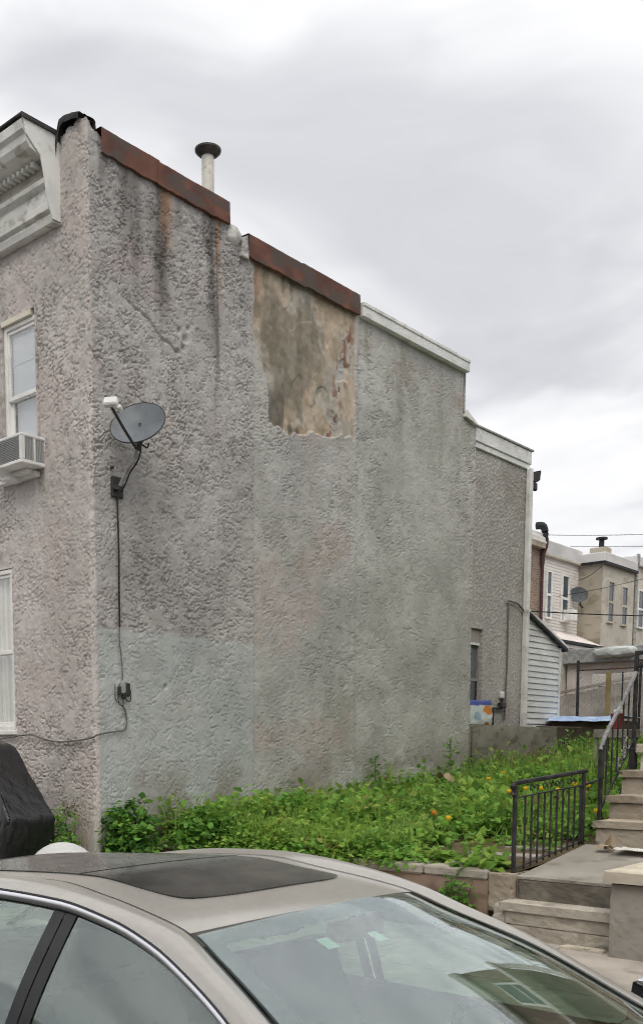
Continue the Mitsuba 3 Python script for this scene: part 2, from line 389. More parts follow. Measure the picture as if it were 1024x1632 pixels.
mat('dash_dark', (0.035, 0.036, 0.038), 0.75, 0.2)
mat('interior_tan', (0.27, 0.26, 0.235), 0.9, 0.1)
mat('maroon', (0.07, 0.016, 0.014), 0.7, 0.2)
mat('sticker_teal', (0.40, 0.50, 0.47), 0.5, 0.3)
mat('tyre', (0.018, 0.018, 0.018), 0.85, 0.2)
mat('alloy', (0.55, 0.55, 0.56), 0.3, 0.5, metallic=1.0)
mat('lamp_red', (0.30, 0.02, 0.02), 0.15, 0.5)
mat('lamp_clear', (0.7, 0.7, 0.7), 0.1, 0.5)


def leaf_bsdf(name, c, r=0.55):
    scene[name] = {'type': 'principledthin', 'base_color': c, 'roughness': r, 'diff_trans': 0.8, 'eta': 1.4}
    return name


leaf_bsdf('leaf', {'type': 'mesh_attribute', 'name': 'vertex_color'})
leaf_bsdf('petal', {'type': 'rgb', 'value': [0.90, 0.66, 0.06]})
leaf_bsdf('petal_orange', {'type': 'rgb', 'value': [0.80, 0.30, 0.05]})

# ------------------------------------------------------------------ ground, road, pavement
g = 2.0
put('ground', grid(np.stack([*np.meshgrid(np.linspace(-900, 900, 40), np.linspace(-900, 900, 40), indexing='ij'), np.full((40, 40), -0.25)], -1)), 'ground_far', kind='structure', label='bare ground reaching to the horizon')
put('road', box(-60, 60, -5.0, 3.4, -0.2, 0.0), 'asphalt', kind='structure', label='asphalt street under the parked car')
kerb = put('kerb', box(-60, 60, 3.402, 3.58, -0.2, 0.119, 0.012), 'worn_concrete', kind='structure', label='concrete kerb behind the parked car')


def walk_z(y):
    return 0.12 + 0.115 * (y - 3.6) / 4.2


pave_bed = put('sidewalk', hull([(x, y, z) for x in (-60, 60) for y, z in ((3.584, -0.2), (3.584, 0.085), (7.9, 0.205), (7.9, -0.2))]), 'earth', kind='structure', label='pavement of concrete slabs between kerb and houses')
ys = [3.59, 5.0, 6.4, 7.74]
for i in range(-14, 6):
    for j in range(3):
        x0, x1, y0, y1 = i * 1.2 + 0.008, i * 1.2 + 1.192, ys[j] + 0.008, ys[j + 1] - 0.006
        if y1 > 6.9 and x0 < -8.7:
            y1 = 6.85
        dz = rng.uniform(-0.006, 0.006, 4)
        top = [(x0, y0, walk_z(y0) + dz[0]), (x1, y0, walk_z(y0) + dz[1]), (x1, y1, walk_z(y1) + dz[2]), (x0, y1, walk_z(y1) + dz[3])]
        put('slab', hull(top + [(a, b, c - 0.06) for a, b, c in top]), 'paving', 'sidewalk')


def yard_z(x, y):
    return 0.755 + 0.076 * (np.clip(y, 7.9, 18.5) - 7.9) + 0.06 * (n2(np.asarray(x) * 0.9 + 3.0, np.asarray(y) * 0.9, 4, 3) - 0.5)


gx, gy = np.meshgrid(np.linspace(XW - 0.05, -4.22, 60), np.linspace(8.0, 24, 160), indexing='ij')
put('yard_soil', grid(np.stack([gx, gy, yard_z(gx, gy)], -1)), 'earth', smooth=True, kind='structure', label='raised soil of the overgrown vacant lot')
gx, gy = np.meshgrid(np.linspace(-40, 30, 30), np.linspace(15.2, 80, 40), indexing='ij')
put('side_ground', box(-60, -14.01, 7.905, 15.195, -.2, .2), 'earth', kind='structure', label='bare earth left of the stucco house')
put('back_lot', cat(grid(np.stack([gx, gy, 1.2 + .3 * sstep(20, 24, gy)], -1)), box(-40, 30, 15.2, 15.25, -.25, 1.19)), 'earth', kind='structure', label='earth of the back yards behind the house')

# ------------------------------------------------------------------ the stucco house
house = thing('stucco_house', 'large two-storey grey stucco row house with bare plaster patch and rusty roof edge', 'house')


def strokes(u, v, lu, lv, seed, share):
    """Short elongated hollows scattered at random: 1 in their middle, 0 outside."""
    f1, f2 = worley(u / lu, v / lv, seed)
    keep_ = sstep(1 - share - .10, 1 - share + .10, n2(u * 9.1 + seed * 3, v * 9.7, seed + 60, 2) * 1.25 - .1)
    return sstep(0.40, 0.12, f1) * keep_


def wall_height(s, z, side):
    """Outward relief of the stucco in metres; s runs along the wall."""
    wu, wv = n2(s * 14, z * 14, 21, 3) - 0.5, n2(s * 14 + 40, z * 14, 22, 3) - 0.5
    a = np.where(side, 0.62, 0.06)
    u = s * np.cos(a) - z * np.sin(a) + 0.075 * wu
    v = s * np.sin(a) + z * np.cos(a) + 0.075 * wv
    density = 0.60 + 0.55 * sstep(0.30, 0.68, n2(s * 1.1 + 8, z * 1.1, 36, 3))
    f1, f2 = worley(u / .088, v / .058, 3)
    seg = sstep(.40, .56, n2(s * 8.3 + 2, z * 8.3, 37, 3))
    creases = sstep(.20, .03, f2 - f1) * seg
    lips = sstep(.50, .22, f2 - f1) * seg * (1 - creases)
    g1, g2 = worley((u * .8 + v * .6) / .062 + 5, (v * .8 - u * .6) / .045, 6)
    small = sstep(.22, .04, g2 - g1) * sstep(.50, .62, n2(s * 9.1 + 12, z * 9.1, 38, 3))
    st = strokes(u, v, .066, .022, 3, .42)
    lump = n2(s * 10, z * 11, 31, 4) - 0.5
    grain = n2(s * 30, z * 30, 32, 2) - 0.5
    density = density * np.where(side, 0.85, 0.60)
    rough = density * (0.005 * lips - 0.022 * creases - 0.011 * small - 0.024 * st) + 0.020 * lump + 0.010 * grain
    big = 0.05 * (n2(s * 0.8, z * 0.8, 2, 2) - 0.5)
    # finer trowelled texture of the two rear sections
    u2 = s * .83 - z * .55 + 0.07 * wu
    v2 = s * .55 + z * .83 + 0.07 * wv
    d2 = 0.55 + 0.6 * sstep(0.35, 0.7, n2(s * 1.0 + 3, z * 1.0, 46, 3))
    st3 = strokes(u2, v2, .055, .017, 7, .48)
    st4 = strokes(s + .06 * wu, z + .06 * wv, .045, .018, 9, .40)
    fine = -d2 * (0.014 * st3 + 0.012 * st4) + 0.011 * (n2(s * 12, z * 13, 43, 4) - 0.5) + .010 * grain
    return rough, fine, big


R = 0.05
zs = np.r_[np.arange(0.05, 0.95, 0.15), np.arange(0.95, 8.42, 0.0115)]
ss = np.r_[np.arange(-3.32, -2.02, 0.02), np.arange(-2.02, 2.65, 0.0115), np.arange(2.65, 7.98, 0.015)]
sm, zm = np.meshgrid(ss, zs, indexing='ij')
side = sm > 0
y_of = YF + np.maximum(sm, 0)
rough, fine, big = wall_height(sm, zm, side)
foot = sstep(3.22, 3.12, zm)
w_rear = sstep(9.565, 9.60, y_of)
h = rough * (1 - 0.55 * foot * side) * (1 - w_rear) + (fine - 0.022) * w_rear + big
h += -0.012 * sstep(11.70, 11.74, y_of) * (zm > 0) + 0.012 * np.exp(-((y_of - 11.72) / 0.05) ** 2)
# the bare patch: stucco fallen off, 3 cm deep, ragged rim
low = 5.93 + 0.22 * sstep(10.3, 11.6, y_of) + 0.16 * (n2(y_of * 4, 0 * zm, 51) - 0.5) + 0.14 * (n2(y_of * 13, zm * 3, 52) - 0.5)
left = 9.61 + 0.27 * sstep(6.98, 6.35, zm) + 0.10 * (n2(y_of * 3, zm * 5, 55) - 0.5)
inp = sstep(-.012, .012, y_of - left) * sstep(11.69, 11.66, y_of) * sstep(-0.012, 0.012, zm - low)
rawline = 11.30 + 0.28 * (zm - 6.6) / 1.1
rawm = np.exp(-((y_of - rawline) / 0.10) ** 2) * sstep(0.5, 0.58, n2(y_of * 7, zm * 5, 61, 3))
bare = -0.058 + 0.010 * n2(y_of * 5, zm * 5, 53, 4) - 0.03 * rawm + 0.012 * sstep(0.48, 0.5, n2(y_of * 2 + 4, zm * 1.3, 54, 3))
h = h * (1 - inp) + bare * inp
# a long crack and a few knocked-out holes
crack_z = 6.62 - 0.42 * (y_of - 7.75) + 0.18 * (n2(y_of * 6, 0 * zm, 71) - 0.5)
crack = np.exp(-((zm - crack_z) / 0.014) ** 2) * sstep(7.5, 7.6, y_of) * sstep(8.4, 8.3, y_of) * side
h -= 0.03 * crack
for cy, cz, r in ((8.33, 6.62, .03), (8.42, 6.55, .035), (8.40, 6.45, .03), (8.47, 6.68, .025), (8.30, 6.38, .025), (8.05, 2.57, .022), (7.52, 6.05, .02)):
    h -= 0.05 * np.exp(-((y_of - cy) ** 2 + (zm - cz) ** 2) / r ** 2) * side
# positions: front (s<0) along -x, rounded corner, side (s>0) along +y
t = np.clip(sm / R, -1, 1)
ang = (t + 1) * math.pi / 4
nx, ny = np.sin(ang), -np.cos(ang)
bx = np.where(sm < -R, XW + sm, np.where(sm > R, XW, XW - R + R * np.sin(ang)))
by = np.where(sm < -R, YF, np.where(sm > R, YF + sm, YF + R - R * np.cos(ang)))
P = np.stack([bx + nx * h, by + ny * h, zm], -1)
sc, zc = 0.5 * (ss[1:] + ss[:-1]), 0.5 * (zs[1:] + zs[:-1])
S2, Z2 = np.meshgrid(sc, zc, indexing='ij')
xf = XW + S2
keep = ~((S2 < 0) & (xf < -9.72) & (xf > -10.36) & (Z2 > 4.98) & (Z2 < 6.72))
keep &= ~((S2 < 0) & (xf < -10.28) & (xf > -11.2) & (Z2 > 2.07) & (Z2 < 3.96))
arch_top = 8.275 + 0.07 * np.sin(np.clip((S2 + .41) / .66, 0, 1) * math.pi) - .07 * sstep(-.02, .25, S2) + 0.012 * np.sin(S2 * 41)
keep &= (Z2 < 7.99) | ((S2 > .2) & (S2 < 2.15) & (Z2 < 8.09)) | ((S2 > -0.41) & (S2 < .24) & (Z2 < arch_top))
keep &= ~((S2 > 7.56) & (Z2 > 7.12 + 0.04 * np.sin(S2 * 60)))
q_ = (np.arange(len(ss) - 1)[:, None] * len(zs) + np.arange(len(zs) - 1)[None])[keep]
q_ = np.stack([q_, q_ + len(zs), q_ + len(zs) + 1, q_ + 1], 1)
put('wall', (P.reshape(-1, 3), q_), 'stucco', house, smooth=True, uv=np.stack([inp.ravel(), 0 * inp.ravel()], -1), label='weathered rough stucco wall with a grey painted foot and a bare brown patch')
# rest of the shell
put('wall', cat(box(-14, XW - 3.32, YF, YF + 0.3, 0, 7.9), box(XW - 3.32, -11.2, YF + .1, YF + 0.3, 0, 7.9), box(-14, XW - 0.12, 14.7, 14.94, 0, 7.0), box(XW - 0.34, XW - 0.06, YF + .4, 14.5, 0.05, 7.96), box(XW - 0.3, XW - 0.10, 14.52, 14.95, 0.05, 7.08),
                box(-11.4, -11.2, YF + .02, YF + .3, 0, 7.9), box(XW - .32, XW - .05, 14.30, 14.545, 0, 7.95), box(XW - 0.9, XW - 0.07, YF + .12, YF + .4, 0.05, 8.2)), 'stucco_plain', house)
put('roof', cat(box(-14, XW - 0.345, YF + 0.42, 14.69, 7.70, 7.80)), 'roof_felt', house)

# corner pier cap: bitumen over the parapet, lumpy
px = np.linspace(XW - 0.46, XW - 0.03, 26)
pa = np.linspace(0, 1, 15)
PX, PA = np.meshgrid(px, pa, indexing='ij')
e = (PX - px[0]) / (px[-1] - px[0])
arch = 8.30 + 0.13 * np.sin(np.clip(e, 0, 1) ** 0.55 * math.pi * 0.80) - 0.19 * sstep(0.25, 0.0, e)
prof_y = YF - 0.05 + np.interp(PA, [0, .12, .85, 1], [0, -0.01, 0.22, 0.25])
prof_z = arch + np.interp(PA, [0, .1, .2, .85, 1], [-0.075, -0.02, 0.0, 0.0, -0.3]) - .12 * sstep(.35, .0, e) * (PA < .05) + .085 * sstep(.62, .85, e) * (PA < .15) * 0
prof_z += 0.035 * (n2(PX * 14, PA * 6, 81) - 0.5) - 0.06 * sstep(.7, 1.0, e) * (PA < .15) * 0
put('parapet_cap', grid(np.stack([PX, prof_y, prof_z], -1)[:, ::-1]), 'roof_felt', house, smooth=True, label='black bitumen cap on the front corner')
put('corner_pier', cat(box(XW - 0.41, XW - 0.07, YF + 0.07, YF + 0.42, 7.7, 8.27, 0.03)), 'stucco_plain', house)


def flashing(y0, y1, z0, z1, seed, lap, name='rust_metal'):
    yy = np.linspace(y0, y1, 60)
    lowe = z0 + 0.05 * (n2(yy * 3, yy * 0, seed) - 0.5) + 0.035 * (n2(yy * 11, yy * 0, seed + 1) - 0.5)
    tope = z1 + 0.02 * (n2(yy * 2, yy * 0, seed + 2) - 0.5) + 0.010 * (n2(yy * 13, yy * 0, seed + 4) - 0.5)
    b = lap + 0.016 * (n2(yy * 5, yy * 0, seed + 3) - 0.5)
    cols = [np.stack([XW + 0.005 + 0 * yy, yy, lowe], -1), np.stack([XW + 0.034 + b, yy, lowe + 0.004], -1), np.stack([XW + 0.030 + b, yy, 0.5 * lowe + 0.5 * tope], -1),
            np.stack([XW + 0.028 + lap + 0 * yy, yy, tope - 0.01], -1), np.stack([XW + 0.025 + 0 * yy, yy, tope], -1), np.stack([XW - 0.32 + 0 * yy, yy, tope + 0.015], -1), np.stack([XW - 0.36 + 0 * yy, yy, tope - 0.2], -1)]
    return put('roof_flashing', grid(np.stack(cols, 1)), name, house, smooth=25)


flashing(7.20, 8.02, 8.055, 8.31, 3, 0.0)
flashing(7.98, 9.13, 8.04, 8.295, 23, 0.006)
flashing(9.46, 10.55, 7.79, 8.06, 13, 0.006)
flashing(10.50, 11.72, 7.795, 8.068, 33, 0.0)
nn_ = np.linspace(9.10, 9.36, 9)
lump = trimesh.creation.icosphere(subdivisions=3)
lump.apply_scale([0.13, 0.13, 0.12])
lump.vertices += 0.05 * (meshkit.fbm(lump.vertices * 9 + 5, 3)[:, None] - 0.5) * lump.vertices / 0.12
lump.apply_translation([XW - 0.07, 9.24, 7.98])
put('roof_patch', lump, 'patch_white', house, smooth=True, label='pale mortar lump between the two rusty strips')
put('roof_patch', hull([(XW - .25, 9.33, 7.78), (XW + .03, 9.33, 7.76), (XW + .03, 9.47, 7.76), (XW - .25, 9.47, 7.8), (XW + .01, 9.36, 7.97), (XW - .2, 9.36, 7.99), (XW + .01, 9.47, 8.05), (XW - .2, 9.47, 8.06)]), 'stucco_plain', house, label='small stub of stucco beside the second rusty strip')
put('coping', cat(box(XW - 0.36, XW + 0.07, 11.76, 14.60, 7.93, 7.985, 0.008), box(XW - 0.36, XW + 0.055, 11.76, 14.60, 7.80, 7.928, 0.004)), 'white_metal', house, label='white metal coping on the rear half')
put('coping', hull([(XW + .02, 14.57, 7.13), (XW + .04, 14.98, 7.05), (XW - .3, 14.98, 7.05), (XW - .3, 14.57, 7.13), (XW + .01, 14.62, 7.24), (XW - .25, 14.66, 7.22), (XW - .0, 14.85, 7.14)]), 'patch_white', house)
put('wall_pipe', tube([(XW - .04, 14.60, z) for z in (7.2, 7.5, 7.95)], 0.02), 'galv', house)

# vent pipe on the roof
vx, vy = -9.59, 9.60
vp = put('vent_pipe', tube([(vx, vy, 7.75), (vx, vy, 8.5), (vx - .005, vy, 9.31)], 0.078, 18), 'vent_metal', house, smooth=40)
c_ = lathe([(0, 0.0), (0.09, 0.0), (0.13, 0.025), (0.165, 0.06), (0.168, 0.08), (0.12, 0.105), (0, 0.125)], 22)
c_.apply_translation([vx, vy, 9.29])
put('cap', c_, 'vent_cap_metal', vp, smooth=30)
put('collar', tube([(vx, vy, 7.8), (vx, vy, 7.86)], 0.11, 18), 'vent_cap_metal', vp, smooth=40)

# cornice over the front
prof = [(0.00, 7.44), (0.09, 7.44), (0.11, 7.50), (0.10, 7.53), (0.145, 7.55), (0.15, 7.61), (0.13, 7.63), (0.13, 7.76), (0.185, 7.80), (0.195, 7.84), (0.165, 7.86)]
prof2 = [(0.165, 7.86), (0.15, 7.90), (0.15, 8.01), (0.21, 8.03)]
prof3 = [(0.21, 8.03), (0.36, 8.07), (0.40, 8.12), (0.41, 8.19), (0.45, 8.22), (0.46, 8.30), (0.44, 8.33), (0.0, 8.37)]
xe = -9.235
cor = put('cornice', poly_x([(YF - a, z - 0.02) for a, z in prof] + [(YF + .05, 7.84), (YF + .05, 7.42)], -14, xe), 'cornice_white', house, label='white pressed-metal cornice over the front')
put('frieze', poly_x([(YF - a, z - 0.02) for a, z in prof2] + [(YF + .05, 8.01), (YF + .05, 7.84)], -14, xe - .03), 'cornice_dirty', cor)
put('crown_moulding', poly_x([(YF - a, z - 0.02) for a, z in prof3] + [(YF + .05, 8.35), (YF + .05, 8.01)], -14, xe), 'cornice_white', cor)
for k in range(40):
    x = xe - 0.12 - k * 0.085
    put('dentil', box(x - 0.045, x, YF - 0.245, YF - 0.145, 7.955, 8.008, 0.006), 'cornice_white', cor)
put('end_panel', poly_x([(YF + .03, 7.44), (YF - .10, 7.44), (YF - .16, 7.60), (YF - .20, 7.84), (YF - .24, 8.01), (YF - .42, 8.16), (YF - .45, 8.32), (YF + .03, 8.30)], xe + .003, xe + .02), 'white_metal', cor, label='white metal end panel of the cornice')
put('roof_edge', cat(box(-14, xe + .035, YF - .475, YF + .1, 8.318, 8.336), box(xe + .024, xe + .04, YF - .475, YF, 8.29, 8.318)), 'roof_felt', cor)

# upper window
def sash_window(parent, x0, x1, z0, z1, zm_, yin, blind, name='window', cream=False):
    """Window in a wall facing -y, its frame plane at yin."""
    fm = 'window_cream' if cream else 'window_white'
    w = put(name, cat(box(x0, x0 + .05, yin - .03, yin + .06, z0, z1, .006), box(x1 - .035, x1, yin - .03, yin + .06, z0, z1, .006), box(x0 + .05, x1 - .035, yin - .03, yin + .06, z1 - .05, z1, .006), box(x0 + .05, x1 - .035, yin - .04, yin + .06, z0, z0 + .05, .006)), fm, parent)
    a, b = x0 + .052, x1 - .037
    put('upper_sash', cat(box(a, b, yin - .012, yin + .02, z1 - .09, z1 - .052, .004), box(a, b, yin - .018, yin + .02, zm_ - .02, zm_ + .028, .004), box(a, a + .03, yin - .012, yin + .02, zm_ + .028, z1 - .09), box(b - .03, b, yin - .012, yin + .02, zm_ + .028, z1 - .09)), 'window_white', w)
    put('lower_sash', cat(box(a, b, yin + .022, yin + .05, z0 + .052, z0 + .10, .004), box(a, b, yin + .022, yin + .05, zm_ - .025, zm_ + .015, .004), box(a, a + .035, yin + .022, yin + .05, z0 + .10, zm_ - .025), box(b - .035, b, yin + .022, yin + .05, z0 + .10, zm_ - .025)), 'window_white', w)
    put('pane', box(a + .03, b - .03, yin + .003, yin + .005, zm_ + .028, z1 - .09), 'glass_pane', w)
    put('pane', box(a + .035, b - .035, yin + .034, yin + .036, z0 + .10, zm_ - .025), 'glass_pane', w)
    put('blind', blind[0], blind[1], w)
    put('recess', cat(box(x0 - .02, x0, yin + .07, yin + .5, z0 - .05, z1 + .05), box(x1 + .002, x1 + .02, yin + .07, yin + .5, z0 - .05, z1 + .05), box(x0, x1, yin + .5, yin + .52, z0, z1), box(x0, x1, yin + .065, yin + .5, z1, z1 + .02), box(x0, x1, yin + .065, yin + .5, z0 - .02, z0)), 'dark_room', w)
    return w


def reveal(x0, x1, z0, z1, y0, y1):
    return cat(box(x0 - .03, x0, y0, y1, z0, z1), box(x1, x1 + .03, y0, y1, z0, z1), box(x0 - .03, x1 + .03, y0, y1, z1, z1 + .03), box(x0 - .03, x1 + .03, y0, y1, z0 - .03, z0))


slats = cat(box(-10.28, -9.76, 7.095, 7.10, 5.9, 6.64), box(-10.28, -9.76, 7.14, 7.145, 5.0, 5.85), box(-10.28, -9.76, 7.088, 7.096, 6.24, 6.262))
w2 = sash_window(house, -10.36, -9.72, 4.96, 6.66, 5.86, 7.055, (slats, 'blind'), cream=False)
put('head', cat(box(-10.36, -9.79, 6.99, 7.1, 6.664, 6.72), box(-9.785, -9.722, 7.06, 7.1, 6.664, 6.72)), 'window_cream', w2)
put('reveal', reveal(-10.36, -9.72, 4.98, 6.72, 6.995, 7.12), 'stucco_plain', w2)
put('sill', box(-10.42, -9.70, 6.94, 7.02, 4.90, 4.955, .01), 'window_white', w2)
cur = grid(np.stack([*(lambda X, Z: (X, 7.11 + 0.012 * np.sin(X * 62 + np.sin(X * 17)), Z))(*np.meshgrid(np.linspace(-11.12, -10.32, 120), np.linspace(2.15, 3.9, 3), indexing='ij'))], -1))
w1 = sash_window(house, -11.18, -10.285, 2.07, 3.95, 2.99, 7.03, (cur, 'curtain'))
put('sill', box(-11.24, -10.25, 6.955, 7.02, 2.01, 2.066, .01), 'window_white', w1)
put('reveal', reveal(-11.2, -10.28, 2.07, 3.96, 6.995, 7.12), 'stucco_plain', w1)

def reveal_x(x, y0, y1, z0, z1):
    return cat(box(x - .30, x + .012, y1, y1 + .06, z0, z1), box(x - .30, x + .012, y0 - .06, y0, z0, z1), box(x - .30, x + .012, y0 - .06, y1 + .06, z1, z1 + .06), box(x - .30, x + .03, y0 - .06, y1 + .06, z0 - .05, z0))


# rear wing, set back from the side wall
wing_x = -9.79
Y_, Z_ = np.meshgrid(np.arange(14.95, 18.56, 0.024), np.arange(1.2, 7.62, 0.024), indexing='ij')
f1, f2 = worley(Y_ / 0.07 + 0.4 * n2(Y_ * 12, Z_ * 12, 5), Z_ / 0.065, 9)
hh = 0.013 * sstep(0.0, 0.45, f2 - f1) + 0.03 * (n2(Y_ * 1.5, Z_ * 1.5, 6) - 0.5) + 0.012 * (n2(Y_ * 14, Z_ * 14, 16) - .5)
kp = ~((Y_[:-1, :-1] > 15.95) & (Y_[:-1, :-1] < 17.0) & (Z_[:-1, :-1] > 2.5) & (Z_[:-1, :-1] < 4.06))
wing = put('rear_wing', grid(np.stack([wing_x + hh, Y_, Z_], -1), kp), 'pebble', house, smooth=True, label='set-back rear wing with rough pebble-dash wall')
put('wall', cat(box(-13.5, wing_x - .02, 18.3, 18.54, 1.2, 7.3), box(-13.5, -13.2, 14.95, 18.3, 1.2, 7.3)), 'pebble', wing)
put('roof', box(-13.5, wing_x - .02, 14.95, 18.54, 7.45, 7.5), 'roof_felt', wing)
put('fascia', cat(box(wing_x - .2, wing_x + .075, 14.95, 18.62, 7.36, 7.60, .008), box(wing_x - .2, wing_x + .05, 14.95, 18.60, 7.26, 7.357, .006)), 'white_metal', wing)
put('coping', box(wing_x - .3, wing_x + .10, 14.95, 18.66, 7.603, 7.64, .006), 'galv', wing)
put('downspout', cat(box(wing_x + .02, wing_x + .13, 18.50, 18.61, 1.4, 7.28, .015), box(wing_x + .01, wing_x + .14, 18.49, 18.62, 4.52, 4.58, .005)), 'white_metal', wing, label='tall white downspout at the rear corner')
gut = poly_x([(18.56, 7.22), (18.56, 7.05), (18.78, 7.05), (18.9, 7.12), (18.93, 7.30), (18.90, 7.30), (18.88, 7.25), (18.60, 7.22)], -13, wing_x + .12)
put('gutter', gut, 'black_trim', wing)
put('gutter_bracket', box(wing_x + .02, wing_x + .10, 18.62, 18.85, 6.9, 7.05, .02), 'black_trim', wing)
ww = put('window', cat(box(wing_x - .12, wing_x - .05, 15.95, 16.0, 2.5, 4.06), box(wing_x - .12, wing_x - .05, 16.95, 17.0, 2.5, 4.06), box(wing_x - .12, wing_x - .03, 16.0, 16.95, 3.80, 4.06), box(wing_x - .12, wing_x - .05, 16.0, 16.95, 2.5, 2.56), box(wing_x - .11, wing_x - .05, 16.0, 16.95, 3.10, 3.15)), 'wood_grey', wing)
put('reveal', reveal_x(wing_x, 15.95, 17.0, 2.5, 4.06), 'pebble', ww)
put('storm_frame', box(wing_x - .05, wing_x - .02, 16.0, 16.95, 3.76, 3.80), 'window_white', ww)
put('pane', cat(box(wing_x - .09, wing_x - .085, 16.0, 16.95, 3.15, 3.80)), 'dish_grey', ww)
put('pane', cat(box(wing_x - .07, wing_x - .065, 16.0, 16.95, 2.56, 3.10)), 'gloss_black', ww)
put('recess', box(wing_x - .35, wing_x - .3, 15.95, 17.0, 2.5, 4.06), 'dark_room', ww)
put('conduit', cat(tube([(wing_x + .04, 17.85, 4.62), (wing_x + .05, 17.9, 4.68), (wing_x + .05, 18.25, 4.66), (wing_x + .05, 18.5, 4.55)], .018), tube([(wing_x + .04, 17.9, 4.6), (wing_x + .04, 17.9, 3.4), (wing_x + .04, 17.85, 2.4)], .016)), 'cable_grey', wing)
put('meter', cat(box(wing_x + .01, wing_x + .09, 17.64, 17.76, 2.80, 2.93, .02)), 'plastic_white', wing)
put('meter_pipe', cat(tube([(wing_x + .06, 17.7, 2.8), (wing_x + .06, 17.7, 2.62), (wing_x + .06, 17.35, 2.60), (wing_x + .06, 17.35, 2.2)], .03), box(wing_x + .02, wing_x + .12, 17.6, 17.78, 2.62, 2.72, .01)), 'dark_metal', wing)

# lean-to at the back with white siding
shed = thing('siding_shed', 'small lean-to with white lap siding and sloping roof behind the stucco house', 'shed')


def shed_top(y):
    return 4.50 - 0.345 * (y - 18.62)


y0, y1 = 18.64, 20.20
zb = 1.75
k = 0
while zb < shed_top(y0) - 0.02:
    zt = min(zb + 0.118, shed_top(y0))
    ya = y1 if shed_top(y1) > zb + .01 else y0 + (shed_top(y0) - zb) / 0.345
    yb_ = y1 if shed_top(y1) > zt else y0 + max(0.02, (shed_top(y0) - zt) / 0.345)
    pts = [(wing_x + .028, y0, zb), (wing_x + .028, ya, zb), (wing_x + .004, y0, zt + .006), (wing_x + .004, yb_, zt + .006), (wing_x - .02, y0, zb), (wing_x - .02, ya, zb), (wing_x - .02, y0, zt), (wing_x - .02, yb_, zt)]
    put('siding_board', hull(pts), 'siding_white', shed)
    zb += 0.118
put('corner_trim', box(wing_x - .06, wing_x + .04, y1 - .05, y1 + .03, 1.7, shed_top(y1) - .01, .006), 'siding_white', shed)
put('corner_trim', cat(box(wing_x - .02, wing_x + .04, y0 - .05, y0 + .02, 1.7, shed_top(y0) - .02, .006)), 'siding_white', shed)
put('roof', hull([(x, y, shed_top(y) + d) for x in (-13, wing_x + .10) for y in (18.6, 20.42) for d in (0.0, .05)]), 'roof_felt', shed)
put('fascia', hull([(x, y, shed_top(y) + d) for x in (wing_x + .06, wing_x + .11) for y in (18.62, 20.44) for d in (.053, .10)]), 'white_metal', shed)
put('wall', box(-13, wing_x - .03, 20.05, 20.18, 1.5, shed_top(20.2) - .02), 'siding_white', shed)

# low concrete wall along the lot
Yl, Zl = np.meshgrid(np.linspace(14.99, 18.12, 110), np.linspace(1.0, 2.24, 44), indexing='ij')
hl = 0.035 * (n2(Yl * 1.4, Zl * 1.4, 91) - 0.5) + 0.02 * (n2(Yl * 8, Zl * 8, 92) - 0.5)
Pl = np.stack([XW + 0.01 + hl, Yl, Zl + 0.02 * (n2(Yl * 2, Zl * 0, 93) - .5)], -1)
lw = thing('low_wall', 'low weathered concrete wall continuing from the far end of the stucco wall', 'wall')
put('face', grid(Pl), 'old_concrete', lw, smooth=True)
put('core', box(XW - .25, XW - .02, 14.99, 18.12, .6, 2.225, .01), 'old_concrete', lw)
mat('dark_wall', mottled((0.055, 0.045, 0.035), (0.10, 0.085, 0.07), 3.0), 0.95, 0.1)
put('rear_length', cat(box(XW - .45, XW - .18, 18.13, 22.5, .6, 2.27, .02)), 'dark_wall', lw, label='darker set-back length of the low wall')

# sack or paint tub on the low wall
def bag_colour(p, n, uv):
    u, v = (p.y - 15.02) / 0.72, (p.z - 2.24) / 0.42
    c = M3((0.55, 0.62, 0.64), (0.66, 0.72, 0.72), FB(p.y * 9, p.z * 9, 1.0))
    c = M3(c, (0.10, 0.14, 0.45), S(0.80, 0.84, v + 0.05 * NZ(p.y * 9, 1.0)))
    bl = S(0.20, 0.12, dr.sqrt(dr.square((u - 0.30) * 1.2) + dr.square(v - 0.35)) + 0.08 * (NZ(p.y * 14, p.z * 14) - 0.5))
    c = M3(c, (0.16, 0.30, 0.45), 0.7 * bl)
    org = S(0.24, 0.18, dr.sqrt(dr.square(u - 0.78) + dr.square((v - 0.62) * 1.1)) + 0.08 * (NZ(p.y * 12, p.z * 12) - 0.5))
    c = M3(c, (0.62, 0.23, 0.03), org)
    org2 = S(0.15, 0.09, dr.sqrt(dr.square(u - 0.72) + dr.square((v - 0.05) * 1.3)))
    return M3(c, (0.42, 0.17, 0.03), org2)


mat('bag_print', mikit.proc(bag_colour), 0.5, 0.3)
b_ = box(XW - .24, XW - .02, 15.02, 15.74, 2.235, 2.66)
b_ = b_.subdivide().subdivide().subdivide().subdivide()
cc = b_.vertices - b_.vertices.mean(0)
b_.vertices += 0.05 * (meshkit.fbm(b_.vertices * 6, 3)[:, None] - .5) * np.array([1, 1, .8]) - cc * np.array([.3, .10, .06]) * (np.abs(cc / [.11, .36, .21]) ** 2).sum(1)[:, None] * .25
b_.vertices[:, 2] = np.maximum(b_.vertices[:, 2], 2.243)
put('plastic_sack', b_, 'bag_print', smooth=True, label='printed white, blue and orange plastic sack standing on the low wall', category='sack')

